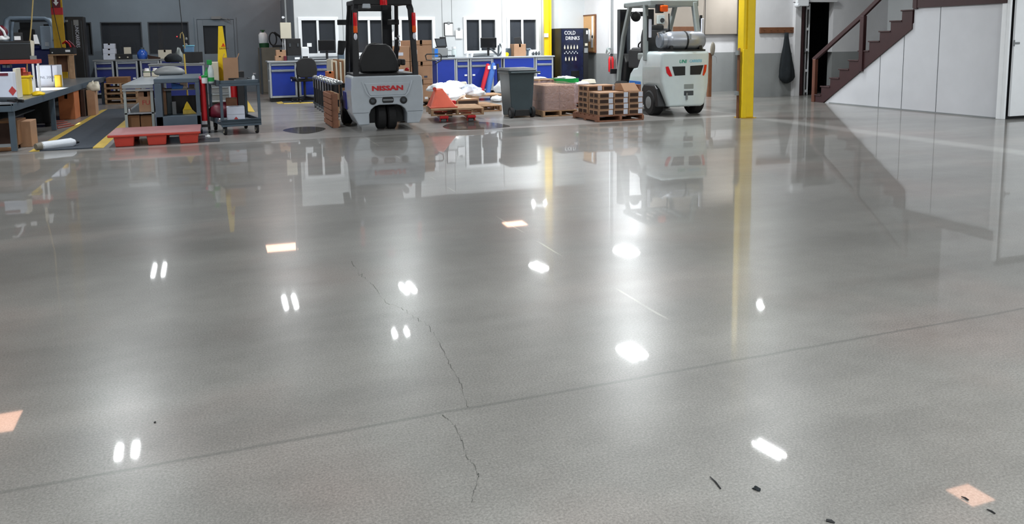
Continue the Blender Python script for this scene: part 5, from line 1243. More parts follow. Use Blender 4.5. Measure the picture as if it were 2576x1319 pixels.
single('grey_casserole', MB().blob((cx+.04, CY+1.75, zt+.05), (.25, .2, .10), 31, .02), M['mid_grey'], 'grey oval cover lying on top of the dark grey cart', 'cover', smooth='all')
# red plastic pallet
(x0, y0), (x1, y1) = wfl(289, 369), wfl(500, 362)
px0, px1 = x0, x1; hz = .145; yf = (y0+y1)/2; dp = .98
t = T('plastic_pallet', 'red plastic pallet lying at the edge of the polished floor', 'pallet', ((px0+px1)/2, yf+dp/2, 0))
t.p('deck', MB().box(px0-.07, px1+.03, yf-.02, yf+dp, hz, hz+.035), M['red_top'], bevel=.01)
t.p('deck_rim', MB().box(px0-.072, px1+.032, yf-.024, yf+.01, hz-.008, hz+.024), M['red_plastic'], bevel=.008)
for k in range(3):
    c_ = px0+.14+k*(px1-px0-.26)/2
    for y_ in (yf, yf+dp-.14):
        t.p('foot', MB().hexa([(c_-.125, y_+.02, 0), (c_+.105, y_+.02, 0), (c_+.105, y_+.13, 0), (c_-.125, y_+.13, 0), (c_-.14, y_, hz), (c_+.12, y_, hz), (c_+.12, y_+.14, hz), (c_-.14, y_+.14, hz)]), M['red_plastic'], bevel=.012)
x, y = wfl(524, 349)
single('crumpled_paper', MB().blob((x, y, .03), (.035, .03, .025), 41, .2), M['paper'], 'crumpled white scrap on the floor right of the red pallet', 'scrap', smooth='all')
single('dark_plate', MB().box(px1+.0, px1+.28, yf+.05, yf+.5, 0, .008), M['dark_grey'], 'thin dark sheet on the floor at the right end of the red pallet', 'sheet')

# red roll trolley
HY = 13.45
(a, zt), (b, _) = W(503, 200, HY), W(514, 200, HY)
t = T('roll_trolley', 'narrow black-framed trolley holding a red roll beside the grey two-shelf cart', 'trolley', ((a+b)/2, HY, 0))
t.p('red_roll', MB().tube([(a+.035, HY, .2), (a+.035, HY, zt)], .045, 12), M['red'], smooth=True)
t.p('frame', MB().tube([(a-.03, HY, .05), (a-.05, HY, zt+.03)], .012, 8).tube([(b+.03, HY, .05), (b+.01, HY, zt)], .02, 8).box(a-.03, b+.04, HY-.03, HY+.03, .1, .14), M['black'])
t.p('pink_cap', MB().lathe([(.05, 0), (.05, .05)], (a+.035, HY, zt), 'z', 12), mat('pink', srgb(226, 96, 130), rough=.6), smooth=True)
for x in (a-.02, b+.03): t.p('caster', MB().lathe([(.035, -.012), (.035, .012)], (x, HY, .035), 'x', 12), M['rubber'])
# grey two-shelf utility cart
KX0, KY0 = .115, 12.98
KX1, KY1 = .625, 12.80
rot = math.radians(9.5)
KY = KY0
t = T('utility_cart', 'grey steel utility cart with two shelves and four casters', 'cart', (KX0, KY, 0), rot, local=True)
Wc = .52; Dc = 1.0; zt = .845; hs = .06
# shelves: the cart is longer front to back
def shelf(z0, z1): return MB().box(-.06, Wc+.02, -.02, Dc, z0, z1).box(-.06, -.03, -.02, Dc, z1, z1+.05).box(Wc-.01, Wc+.02, -.02, Dc, z1, z1+.05).box(-.06, Wc+.02, -.02, .0, z1, z1+.05).box(-.06, Wc+.02, Dc-.02, Dc, z1, z1+.05)
t.p('shelf', shelf(zt-.09, zt-.05), M['steel_blue'], bevel=.004)
t.p('shelf', shelf(.155, .19), M['steel_blue'], bevel=.004)
t.p('skirt', MB().box(-.06, Wc+.02, -.02, -.012, .13, .24), M['steel_blue'], bevel=.003)
for (x, y) in ((-.04, 0), (Wc, 0), (-.04, Dc-.04), (Wc, Dc-.04)): t.p('corner_post', MB().box(x-.02, x+.02, y-.015, y+.02, .15, zt), M['steel_blue'], bevel=.003)
for (x, y) in ((0, .05), (Wc-.04, .05), (0, Dc-.12), (Wc-.04, Dc-.12)):
    w_ = t.p('caster', MB().lathe([(.03, -.018), (.062, -.02), (.065, 0), (.062, .02), (.03, .018)], (x, y, .065), 'x', 18), M['rubber'], smooth=True)
    t.p('caster_hub', MB().lathe([(.035, -.022), (.035, .022)], (x, y, .065), 'x', 14), M['cream'], parent=w_)
    t.p('fork', MB().box(x-.03, x-.024, y-.02, y+.02, .06, .15).box(x+.024, x+.03, y-.02, y+.02, .06, .15), M['dark_grey'], parent=w_)
KT = zt-.0
kz = zt-.045
YY = KY+.35
aa, bb, y0, y1, z0, z1 = bxp(560, 598, 146, YY, kz, .26)
carton('cardboard_box', 'brown cardboard box with raised flaps on top of the grey utility cart', aa, bb, y0, y1, kz, z1, m='carton', open_=True, tape=False)
c = carton
# yellow caution sign
YS = YY+.38
(a, zt_), (b, _) = W(549, 66, YS), W(560, 66, YS)
(a2, zb_), (b2, _) = W(546, 187, YS), W(582, 187, YS)
t = T('caution_sign', 'tall yellow folding caution sign standing on the grey utility cart', 'sign', ((a2+b2)/2, YS, kz))
t.p('panel', MB().prism([(a2, kz), (b2-.02, kz), (b, zt_), (a, zt_)], 'y', YS, YS+.012), M['yellow'], bevel=.004)
t.p('panel', MB().hexa([(a2, YS+.10, kz), (b2-.02, YS+.10, kz), (b2-.02, YS+.112, kz), (a2, YS+.112, kz), (a, YS+.012, zt_-.02), (b, YS+.012, zt_-.02), (b, YS+.024, zt_-.02), (a, YS+.024, zt_-.02)]), M['yellow'])
cx, zc = W(563, 122, YS)
t.p('lettering', text_mb('CAUTION', .032, .001, place=lambda u, v, d_: (cx+u, YS-.002-d_, zc+v)), M['maroon'], label='dark lettering reading CAUTION')
cx2, zc2 = W(562, 113, YS)
t.p('triangle_mark', MB().prism([(cx2-.035, zc2-.025), (cx2+.03, zc2-.025), (cx2, zc2+.035)], 'y', YS-.005, YS), M['orange_lamp'])
t.p('slip_figure', MB().tube([(cx2-.01, YS-.004, zc2-.015), (cx2, YS-.004, zc2+.005), (cx2-.012, YS-.004, zc2+.02)], .004, 5), M['black'])
# other things on the cart
(a, z1), (b, _) = W(531, 156, YY+.2), W(549, 156, YY+.2)
carton('cardboard_box', 'white upright carton behind the spray bottle on the utility cart', a, b, YY+.1, YY+.35, kz, z1, m='cream', tape=False)
x, _ = W(530, 180, YY-.1); _, z1 = W(530, 151, YY-.1)
t = T('spray_bottle', 'white and green spray bottle on the utility cart', 'bottle', (x, YY-.1, kz))
hh = z1-kz
t.p('body', MB().lathe([(.04, 0), (.045, .02), (.045, hh*.55), (.02, hh*.78)], (x, YY-.1, kz), 'z', 16), M['bottle'], smooth=True)
t.p('label_band', MB().lathe([(.046, hh*.08), (.046, hh*.25)], (x, YY-.1, kz), 'z', 16), M['green'])
t.p('trigger_head', MB().box(x-.05, x+.025, YY-.115, YY-.085, kz+hh*.80, kz+hh).box(x-.015, x+.015, YY-.11, YY-.09, kz+hh*.7, kz+hh*.8), M['green'], bevel=.006)
x, _ = W(513, 175, YY-.2)
t = T('wipes_tub', 'small tub with a green lid at the left end of the utility cart', 'tub', (x, YY-.1, kz))
t.p('tub', MB().lathe([(.04, 0), (.045, .01), (.045, .09)], (x, YY-.1, kz), 'z', 16), M['white_plastic'], smooth=True)
t.p('lid', MB().lathe([(.048, .09), (.048, .12), (.02, .13)], (x, YY-.1, kz), 'z', 16), M['green'], smooth=True)
x2, _ = W(519, 165, YY+.05)
single('bottle', MB().lathe([(.03, 0), (.035, .02), (.035, .16), (.012, .2), (.012, .24)], (x2, YY+.05, kz), 'z', 14), M['green'], 'green bottle behind the green-lidded tub', 'bottle', smooth=True)
(a, _), (b, _) = W(589, 199, KY+.1), W(636, 199, KY+.1)
t = T('metal_tray', 'silver tray of tools at the right of the utility cart top', 'tray', ((a+b)/2, KY+.2, kz+.045))
tz = kz+.045
t.p('tray', MB().box(a, b, KY+.06, KY+.3, tz-.04, tz-.03).box(a, b, KY+.06, KY+.07, tz-.03, tz).box(a, b, KY+.29, KY+.3, tz-.03, tz).box(a, a+.01, KY+.07, KY+.29, tz-.03, tz).box(b-.01, b, KY+.07, KY+.29, tz-.03, tz), M['sheet_steel'])
t.p('tool', MB().tube([(a+.03, KY+.15, tz+.005), (b-.08, KY+.2, tz+.008)], .01, 8), M['dark_grey'])
single('squeegee', MB().bar([(a-.08, KY+.34, tz+.01), (b-.06, KY+.36, tz+.01)], .012, .012), M['black'], 'thin black tool lying behind the silver tray', 'tool')
x, _ = W(637, 190, KY+.15)
t = T('pump_bottle', 'small white pump bottle beside the silver tray', 'bottle', (x, KY+.12, kz))
t.p('body', MB().lathe([(.022, 0), (.025, .01), (.022, .09), (.01, .11)], (x, KY+.12, kz), 'z', 14), M['white_plastic'], smooth=True)
t.p('pump', MB().tube([(x, KY+.12, kz+.11), (x, KY+.12, kz+.14), (x+.04, KY+.11, kz+.135)], .008, 6), M['chrome'])
# lower shelf things
ls = .195
aa, bb, y0, y1, z0, z1 = bxp(570, 615, 270, KY+.05, ls, .3)
t = carton('cardboard_box', 'white carton with a red emblem on the lower shelf of the utility cart', aa, bb, y0, y1, ls, z1, m='white_box', tape=False)
t.p('emblem', MB().prism([(-.03, .05), (.0, .085), (.03, .05), (0, .015)], 'y', -.153, -.15), M['ink_red']); t.p('fold_line', MB().box(-(bb-aa)/2, (bb-aa)/2, -.152, -.15, .12, .123), M['mid_grey'])
aa, bb, y0, y1, z0, z1 = bxp(568, 596, 248, KY+.42, ls, .25)
carton('cardboard_box', 'dark brown box behind the white carton on the lower shelf', aa, bb, y0, y1, ls, z1, m='wood_dark', tape=False)
aa, bb, y0, y1, z0, z1 = bxp(527, 556, 262, KY+.5, ls, .25)
single('tool_bag', MB().blob(((aa+bb)/2+.1, KY+.55, ls+.12), (.2, .15, .15), 45, .1), M['maroon'], 'dark red tool bag on the lower shelf of the utility cart', 'bag', smooth='all')
x, _ = W(555, 302, KY+.1)
single('shiny_scraps', MB().blob((x, KY+.08, ls+.03), (.04, .03, .03), 46, .25), M['chrome'], 'shiny foil scrap in the left corner of the lower shelf', 'scrap', smooth=True)
# things standing beyond the cart
BYX = 17.2
(a, z1), (b, _) = W(580, 200, BYX), W(594, 200, BYX)
single('red_cylinder', MB().lathe([(.06, 0), (.065, .05), (.065, .75), (.03, .85)], ((a+b)/2, BYX, 0), 'z', 16), M['red'], 'red gas cylinder seen through the utility cart', 'cylinder', smooth=True)
(a, z1), (b, _) = W(596, 200, BYX-.3), W(615, 200, BYX-.3)
t = T('black_locker', 'tall black box seen through the right side of the utility cart', 'box', ((a+b)/2, BYX, 0))
t.p('body', MB().box(a, b, BYX-.3, BYX+.1, .05, .86), M['black'], bevel=.01); t.p('foot', MB().box(a+.02, b-.02, BYX-.28, BYX+.08, 0, .05), M['rubber'])
(a, _), (b, _) = W(526, 215, 19.0), W(580, 215, 19.0)
t = cab_unit(a, b, 19.3, .1, .8, .5, 'blue and grey cabinet seen through the utility cart', G2, style='drawers', bl='mid_grey')

# ------------------------------------------------------------------ black stand row and leaning pallet left of the silver forklift
(xa, ya), (xb, yb) = wfl(804, 270), wfl(852, 300)
proto = None
hz = W(806, 190, ya)[1]
for k in range(8):
    f = k/7; x = xa+(xb-xa)*f; y = ya+(yb-ya)*f
    labs = ['farthest', 'second farthest', 'third farthest', 'fourth farthest', 'fourth nearest', 'third nearest', 'second nearest', 'nearest']
    lab = 'narrow black stand with chrome top, %s in the row by the silver forklift' % labs[k]
    if proto is None:
        t = T('equipment_stand', lab, 'stand', (x, y, 0), 0, 'row of narrow black stands', local=True)
        t.p('column', MB().box(-.11, -.06, -.03, .03, .12, hz-.06), M['black'], bevel=.006)
        t.p('column', MB().box(.04, .08, -.03, .03, .12, hz-.06), M['black'], bevel=.006)
        t.p('chrome_top', MB().box(-.13, .10, -.05, .05, hz-.06, hz-.03).blob((-.07, 0, hz-.02), (.05, .05, .03), 1, .1).blob((.05, 0, hz-.02), (.05, .05, .03), 2, .1), M['chrome'], smooth=True)
        t.p('chrome_rod', MB().tube([(-.12, -.05, hz-.06), (-.12, -.05, hz-.25)], .008, 6), M['chrome'])
        t.p('base', MB().box(-.13, .10, -.06, .06, .09, .12), M['dark_grey'], bevel=.004)
        for x_ in (-.09, .06): t.p('caster', MB().lathe([(.02, -.015), (.045, -.018), (.045, .018), (.02, .015)], (x_, 0, .045), 'x', 14), M['mid_grey'], smooth=True)
        proto = t.o
    else: dup(proto, (x, y, 0), 0, lab)
(x, y) = wfl(850, 322)
h = W(848, 236, y)[1]
t = T('wooden_pallet', 'wooden pallet standing on edge left of the silver forklift', 'pallet', (x-.02, y+.5, 0))
for k in range(6):
    z = .02+k*(h-.1)/5
    t.p('deck_board', MB().box(x-.10, x-.08, y+.02, y+.95, z, z+.075), M['wood_red'], bevel=.003)
for yy_ in (y+.03, y+.46, y+.88): t.p('stringer', MB().box(x-.08, x+.02, yy_, yy_+.04, 0, h), M['wood_red'])
for k in range(3): t.p('bottom_board', MB().box(x+.02, x+.04, y+.02, y+.95, .02+k*(h-.12)/2, .12+k*(h-.12)/2), M['wood'])
# strapped carton bundle behind
QY = 17.6
(a, z1), (b, _) = W(832, 150, QY), W(880, 150, QY)
t = T('carton_bundle', 'bundle of upright brown and white carton blanks left of the silver forklift', 'cartons', ((a+b)/2, QY+.3, 0))
t.p('pallet_base', MB().box(a, b, QY, QY+.7, 0, .14), M['wood'])
for k in range(9):
    x = a+(b-a)*k/9
    t.p('carton_blank', MB().box(x+.004, x+(b-a)/9-.004, QY, QY+.7, .14, z1-.03*((k*5) % 3)), M['carton_dark'] if k % 2 else M['cream'])
x, _ = W(827, 170, QY)
carton('cardboard_box', 'small tan box in front of the bundle of carton blanks', x-.09, x+.07, QY-.25, QY-.05, .62, .80, m='carton_orange')
t = T('small_table', 'small black stand under the tan box by the carton blanks', 'stand', (x, QY-.15, 0))
t.p('top', MB().box(x-.14, x+.12, QY-.3, QY-.02, .60, .62), M['black']); 
for q in (-.12, .10): t.p('leg', MB().box(x+q-.01, x+q+.01, QY-.28, QY-.04, 0, .60), M['black'])

# ------------------------------------------------------------------ tall cartons behind the silver forklift
EY = 16.8
def X_(px, Y): return W(px, 150, Y)[0]
zb1 = W(1060, 155, EY)[1]; ztp = W(1060, 101, EY)[1]
a, b = X_(975, EY), X_(1087, EY); mid = X_(1032, EY)
GT_ = 'tall cartons behind the silver forklift'
pallet('wooden_pallet', 'wooden pallet under the tall cartons behind the silver forklift', (a+b)/2, EY+.5, (b-a)/2, .5, .12)
zz = .122
hs_ = W(1060, 200, EY)[1]
for k, (z0, z1, lab) in enumerate(((zz, hs_, 'bottom'), (hs_, zb1, 'middle'), (zb1, ztp, 'top'))):
    t = carton('large_carton', 'large strapped brown carton, %s of the right-hand stack behind the silver forklift' % lab, mid+.01, b, EY, EY+.95, z0, z1-.002, m='carton', group=GT_)
    t.p('lid_line', MB().box(-(b-mid)/2+.004, (b-mid)/2-.005, -.48, -.474, (z1-z0)*.78, (z1-z0)*.8), M['carton_dark'])
    t.p('shipping_label', MB().box(-(b-mid)/2+.04, -(b-mid)/2+.15, -.479, -.475, (z1-z0)*.35, (z1-z0)*.55) if k == 2 else MB().box(.05, .12, -.479, -.475, (z1-z0)*.1, (z1-z0)*.2), M['paper'] if k != 1 else M['ink'])
for k, (z0, z1, lab) in enumerate(((zz, hs_, 'bottom'), (hs_, zb1, 'middle'), (zb1, ztp-.12, 'top'))):
    t = carton('large_carton', 'large brown carton, %s of the left-hand stack, mostly behind the forklift seat' % lab, a, mid-.01, EY, EY+.95, z0, z1-.002, m='carton', group=GT_)
    t.p('shipping_label', MB().box(-.02, .1, -.479, -.475, (z1-z0)*.4, (z1-z0)*.6), M['white_box'])
single('strap', MB().box(X_(1049, EY), X_(1049, EY)+.02, EY-.006, EY-.002, .12, zb1), M['black'], 'black strap running down the large cartons', 'strap')
# hand truck
(a, _), (b, _) = W(1090, 200, 16.4), W(1100, 200, 16.4)
zt = W(1095, 136, 16.4)[1]
t = T('hand_truck', 'dark hand truck with two loop handles right of the tall cartons', 'hand truck', ((a+b)/2, 16.4, 0))
t.p('frame', MB().box(a, b, 16.4, 16.45, .12, zt-.14), M['blue_dark'], bevel=.004)
xl, xr, xm = W(1072, 140, 16.3)[0], W(1112, 140, 16.3)[0], (a+b)/2
z_ = W(1090, 153, 16.3)[1]
t.p('handle', MB().tube([(xm, 16.36, z_), (xl+.02, 16.36, z_+.02), (xl, 16.36, zt-.03), (xl+.03, 16.36, zt), (xm-.01, 16.36, zt)], .013, 8), M['black'], smooth=True)
t.p('handle', MB().tube([(xm+.0, 16.36, zt), (xr-.03, 16.36, zt), (xr, 16.36, zt-.03), (xr-.01, 16.36, z_), (xm, 16.36, z_-.06)], .013, 8), M['black'], smooth=True)
for x in (a-.05, b+.05): t.p('wheel', MB().lathe([(.05, -.02), (.11, -.025), (.11, .025), (.05, .02)], (x, 16.45, .11), 'x', 18), M['rubber'], smooth=True)
t.p('toe_plate', MB().box(a-.08, b+.08, 16.15, 16.4, .01, .02), M['black'])

# ------------------------------------------------------------------ pallet jack with orange hopper
C_ = [G(1062, 276, .17), G(1135, 292, .17), G(1232, 285, .17), G(1180, 262, .17)]
cx = sum(p[0] for p in C_)/4; cyy = sum(p[1] for p in C_)/4
pr_ = math.radians(-9)
pj = (4.0, 13.72)
pallet('wooden_pallet', 'long wooden pallet carried by the red pallet jack', pj[0], pj[1], .46, .50, .12, rotz=pr_, m='wood', z=.12, n=7)
t = T('pallet_jack', 'red pallet jack under the long wooden pallet', 'pallet jack', (pj[0], pj[1], 0), pr_, local=True)
for s in (-.24, .24):
    t.p('fork', MB().box(s-.075, s+.075, -.52, .62, .07, .115), M['red'], bevel=.01)
    t.p('axle_link', MB().box(s-.07, s-.055, -.46, -.34, .02, .10).box(s+.055, s+.07, -.46, -.34, .02, .10), M['red'])
    t.p('roller', MB().lathe([(.04, -.045), (.042, 0), (.04, .045)], (s, -.40, .042), 'x', 16), M['mid_grey'], smooth=True)
t.p('pump_head', MB().box(-.12, .12, .62, .78, .05, .30), M['red'], bevel=.02)
t.p('steer_wheel', MB().lathe([(.09, -.05), (.09, .05)], (0, .7, .09), 'x', 16), M['rubber'])
pz = .242
(a, _), (b, _), (c_, zt) = W(1080, 268, 13.5), W(1147, 266, 13.5), W(1106, 222, 13.7)
a0 = a
t = T('orange_hopper', 'orange-red plastic hopper lying on the long wooden pallet', 'hopper', ((a+b)/2, 13.7, pz))
pts = [(a0, 13.45, pz), (b, 13.42, pz), (b+.02, 14.0, pz), (a0+.08, 14.02, pz), (c_-.07, 13.72, zt-.02), (c_+.05, 13.70, zt), (c_+.06, 13.85, zt), (c_-.06, 13.86, zt-.01)]
t.p('shell', MB().hexa(pts), M['orange_plastic'], bevel=.02, seg=3)
t.p('rim', MB().tube([(a0+.1, 14.0, pz+.012), (a0, 13.43, pz+.012), (b, 13.40, pz+.012)], .012, 8), M['orange_plastic'], smooth=True)
t.p('lug', MB().lathe([(.03, -.02), (.03, .02)], (c_-.09, 13.72, zt-.01), 'y', 12), M['red_plastic'])
# white bags pile on a pallet behind
py2 = wfl(1190, 262)[1]
pallet('wooden_pallet', 'wooden pallet under the pile of white bags', 4.75, 15.5, .62, .50, .12, m='wood')
a, b, y0, y1, z0, z1 = bxp(1150, 1204, 244, 15.02, .122, .5)
t = carton('slatted_crate', 'low brown crate between the orange hopper and the wooden pallet edge', a, b, 15.02, 15.5, .122, .27, m='carton', cat='crate', tape=False)
t.p('slot_row', MB().box(-(b-a)/2+.02, (b-a)/2-.02, -.242, -.24, .04, .11), M['carton_open'])
bags = [((4.22, 15.5), .46, (.22, .2, .10)), ((4.55, 15.65), .48, (.26, .2, .11)), ((4.86, 15.5), .40, (.20, .2, .11)), ((4.40, 15.25), .31, (.30, .2, .15)), ((4.98, 15.38), .34, (.18, .18, .08))]
bl = ['white plastic bag behind the top of the orange hopper', 'white plastic bag on the crown of the bag pile', 'clear-white crumpled bag on the right of the bag pile', 'brightly lit white bag in the middle of the pile', 'white bag at the right end of the pile above the crate']
for k, ((x, y), z, r) in enumerate(bags):
    single('plastic_bag', MB().blob((x, y, z), r, 60+k, .16, 22, 14), M['white_plastic'] if k != 2 else M['white_box'], bl[k], 'bag', 'white bags on the pallet', smooth='all')
single('paper_roll', MB().tube([W(1140, 213, 15.9)[0:1]+(15.75,)+(W(1140, 213, 15.9)[1],), (W(1168, 209, 15.9)[0], 15.8, W(1168, 211, 15.9)[1])], .055, 12), M['cream'], 'cream paper roll lying on the pile of white bags', 'roll', smooth=True)
# rolls leaning on the cabinets
def roll(pts, r, m, lab, nm='rolled_banner', cat='roll'):
    q = [(W(px, py, Y)[0], Y, W(px, py, Y)[1]) for px, py, Y in pts]
    t = T(nm, lab, cat, (q[0][0], q[0][1], 0))
    t.p('roll', MB().tube(q, r, 12), M[m], smooth=True)
    (x0, y0_, z0), (x1, y1_, z1) = q[-2], q[-1]
    t.p('label_band', MB().box((x0+x1)/2-.03, (x0+x1)/2+.04, min(y0_, y1_)-.08, min(y0_, y1_)-.07, (z0+z1)/2-.04, (z0+z1)/2+.05), M['paper'])
roll([(1210, 238, 19.5), (1218, 205, 19.65), (1225, 178, 19.8), (1227, 162, 19.9)], [.05, .06, .06, .045], 'vest_red', 'red cloth roll leaning on the blue cabinets')
roll([(1226, 240, 19.4), (1232, 205, 19.6), (1238, 180, 19.75), (1241, 160, 19.88)], [.06, .075, .07, .05], 'denim', 'blue cloth roll leaning on the blue cabinets beside the red one')
x, _ = W(1243, 200, 19.85)
single('black_tube', MB().tube([(x+.07, 19.65, .01), (x+.11, 19.85, .8)], .035, 10), M['black'], 'dark tube leaning behind the blue cloth roll', 'tube', smooth=True)
# white bags left of the wheeled bin
for k, (px, py, r, z, lab) in enumerate(((1262, 245, (.17, .16, .17), .28, 'big white plastic sack left of the wheeled bin'), (1242, 258, (.14, .13, .08), .06, 'small white bag on the floor left of the wheeled bin'), (1268, 262, (.10, .1, .12), .07, 'pale grey bag squeezed against the wheeled bin'))):
    x, _ = W(px, 240, 17.6)
    single('plastic_bag', MB().blob((x, 17.6-.25*k, z+r[2]*.0+(.0 if z > .2 else .0)), r, 80+k, .15, 20, 12), M['white_plastic'] if k < 2 else M['pale_grey'], lab, 'bag', 'white bags by the bin', smooth='all')
t = T('low_platform', 'low wooden platform behind the white bag pile', 'pallet', (W(1225, 245, 18.2)[0], 18.2, 0))
x = W(1225, 245, 18.2)[0]
t.p('board', MB().box(x-.4, x+.35, 17.9, 18.7, .10, .13), M['wood']); t.p('runner', MB().box(x-.4, x-.3, 17.9, 18.7, 0, .10).box(x+.25, x+.35, 17.9, 18.7, 0, .10), M['wood'])
# ------------------------------------------------------------------ wheeled bin
(bx0, by0) = wfl(1288, 298); (bx1, _) = wfl(1341, 298)
by = by0; cx = (bx0+bx1)/2
t = T('wheeled_bin', 'dark grey-green wheeled bin with its lid closed', 'bin', (cx+.045, by+.3, 0), local=True)
zt = .855
t.p('body', MB().hexa([(-.20, -.25, .06), (.20, -.25, .06), (.20, .22, .02), (-.20, .22, .02), (-.25, -.28, zt), (.25, -.28, zt), (.25, .28, zt), (-.25, .28, zt)]), M['bin_grey'], bevel=.02, seg=3)
t.p('rim', MB().box(-.27, .27, -.30, .30, zt-.05, zt), M['bin_grey'], bevel=.01)
l_ = t.p('lid', MB().hexa([(-.285, -.32, zt), (.285, -.32, zt), (.285, .32, zt), (-.285, .32, zt), (-.25, -.28, zt+.05), (.25, -.28, zt+.05), (.25, .26, zt+.05), (-.25, .26, zt+.05)]), M['dark_grey'], bevel=.012)
t.p('handle', MB().tube([(-.24, -.34, zt-.03), (.33, -.34, zt-.03)], .018, 8), M['bin_grey'])
t.p('axle_recess', MB().prism([(-.15, .03), (-.13, .15), (.14, .15), (.16, .03)], 'y', -.27, -.2), M['black'], bevel=.01)
t.p('axle', MB().tube([(-.22, -.24, .10), (.22, -.24, .10)], .012, 8), M['mid_grey'])
for s in (-1, 1):
    w_ = t.p('wheel', MB().lathe([(.05, -.025), (.095, -.03), (.10, 0), (.095, .03), (.05, .025)], (s*.205, -.24, .10), 'x', 20), M['rubber'], smooth=True)
    t.p('hub', MB().lathe([(.045, -.028), (.045, .028)], (s*.205, -.24, .10), 'x', 14), M['dark_grey'], parent=w_)
# brown board beside the bin
x, y = wfl(1277, 280)
(a, _), (b, _) = W(1268, 220, by+.7), W(1290, 220, by+.7)
single('cardboard_sheet', MB().hexa([(a+.02, by+.75, 0), (b, by+.75, 0), (b, by+.79, 0), (a+.02, by+.79, 0), (a-.02, by+.72, .62), (b, by+.72, .62), (b, by+.76, .62), (a-.02, by+.76, .62)]), M['wood'], 'brown cardboard sheet standing behind the left edge of the wheeled bin', 'cardboard')

# ------------------------------------------------------------------ pallets of cartons
def px_pallet(c1, c2, c3):
    a_, b_, c_ = Vector(G(*c1)), Vector(G(*c2)), Vector(G(*c3)); return a_, b_, c_
# film wrapped pallet
fx0, fx1, fy0, fy1 = 5.62, 6.28, 13.42, 14.55
fz = W(1370, 209, 13.9)[1]
pallet('wooden_pallet', 'wooden pallet under the film-wrapped cartons', (fx0+fx1)/2, (fy0+fy1)/2, (fx1-fx0)/2+.02, (fy1-fy0)/2+.02, .11, m='wood')
t = T('wrapped_load', 'block of brown cartons wrapped in clear stretch film', 'wrapped cartons', ((fx0+fx1)/2, (fy0+fy1)/2, .112))
n_ = 0
for i in range(2):
    for j in range(3):
        for k in range(3):
            w_ = (fx1-fx0-.06)/2; d_ = (fy1-fy0-.06)/3; h_ = (fz-.14)/3
            x = fx0+.03+i*w_; y = fy0+.03+j*d_; z = .115+k*h_
            t.p('carton', MB().box(x+.003, x+w_-.003, y+.003, y+d_-.003, z, z+h_-.004), M['carton'], bevel=.005)
def wrap(mb, x0, x1, y0, y1, z0, z1, seed):
    rnd = random.Random(seed); ring = []
    for (ax, ay, bx_, by_) in ((x0, y0, x1, y0), (x1, y0, x1, y1), (x1, y1, x0, y1), (x0, y1, x0, y0)):
        for q in range(8): ring.append((ax+(bx_-ax)*q/8, ay+(by_-ay)*q/8))
    n = len(ring); vs = []; rows = 7; cx_, cy_ = (x0+x1)/2, (y0+y1)/2
    for r_ in range(rows):
        for (x, y) in ring:
            f = 1+rnd.uniform(-.004, .012)
            vs.append((cx_+(x-cx_)*f, cy_+(y-cy_)*f, z0+(z1-z0)*r_/(rows-1)+rnd.uniform(0, .02)*(r_ == rows-1)))
    return mb.add(vs, [(r_*n+k, r_*n+(k+1) % n, (r_+1)*n+(k+1) % n, (r_+1)*n+k) for r_ in range(rows-1) for k in range(n)])
t.p('stretch_film', wrap(MB(), fx0, fx1, fy0, fy1, .113, fz, 3), M['film'], smooth='all')
a, b, y0, y1, z0, z1 = bxp(1397, 1456, 199, 14.9, fz+.0, .4)
# green crate on a second wrapped block further back
bx0_, bx1_, by0_, by1_ = 6.55, 7.3, 14.9, 15.8
bz = W(1480, 213, 14.75)[1]
pallet('wooden_pallet', 'wooden pallet under the far wrapped cartons', (bx0_+bx1_)/2, (by0_+by1_)/2, .38, .46, .11, m='wood_red')
t = T('wrapped_load', 'far block of pinkish wrapped cartons behind the stacked tile boxes', 'wrapped cartons', ((bx0_+bx1_)/2, (by0_+by1_)/2, .112))
for i in range(3):
    for k in range(3):
        w_ = (bx1_-bx0_-.06)/3; h_ = (bz-.14)/3
        t.p('carton', MB().box(bx0_+.03+i*w_+.003, bx0_+.03+(i+1)*w_-.003, by0_+.03, by1_-.03, .115+k*h_, .115+(k+1)*h_-.004), M['wood_red'], bevel=.005)
t.p('stretch_film', wrap(MB(), bx0_, bx1_, by0_, by1_, .113, bz, 5), M['film'], smooth='all')
(a, z1), (b, z0) = W(1397, 199, 15.0), W(1456, 210, 15.0)
t = T('green_crate', 'green plastic crate on the far wrapped cartons in front of the vending machine', 'crate', ((a+b)/2, 15.2, bz+.01))
a = max(a, bx0_+.02)
zc0 = bz+.012; zc1 = max(z1, zc0+.07)
t.p('crate', MB().box(a, b, 15.0, 15.4, zc0, zc0+.01).box(a, b, 15.0, 15.012, zc0, zc1).box(a, b, 15.388, 15.4, zc0, zc1).box(a, a+.012, 15.012, 15.388, zc0, zc1).box(b-.012, b, 15.012, 15.388, zc0, zc1), M['green'])
t.p('clear_bag', MB().blob(((a+b)/2, 15.2, zc1), (.2, .12, .04), 91, .25), M['white_plastic'], smooth=True)
(a, z1), (b, _) = W(1462, 201, 15.2), W(1489, 201, 15.2)
single('paper_stack', MB().hexa([(a, 15.0, bz+.01), (b, 15.0, bz+.01), (b, 15.3, bz+.01), (a, 15.3, bz+.01), (a+.05, 15.05, bz+.08), (b, 15.05, bz+.09), (b, 15.25, bz+.09), (a+.05, 15.25, bz+.08)]), M['cream'], 'tan papers on the wrapped cartons right of the green crate', 'papers')
a, b = 6.98, 7.27
single('white_sheet', MB().hexa([(a, 14.9, bz+.01), (b, 14.9, bz+.01), (b, 15.2, bz+.01), (a, 15.2, bz+.01), (a+.02, 14.92, bz+.04), (b-.03, 14.92, bz+.05), (b-.03, 15.18, bz+.05), (a+.02, 15.18, bz+.04)]), M['paper'], 'white sheet on the far wrapped cartons near the pale forklift', 'paper')
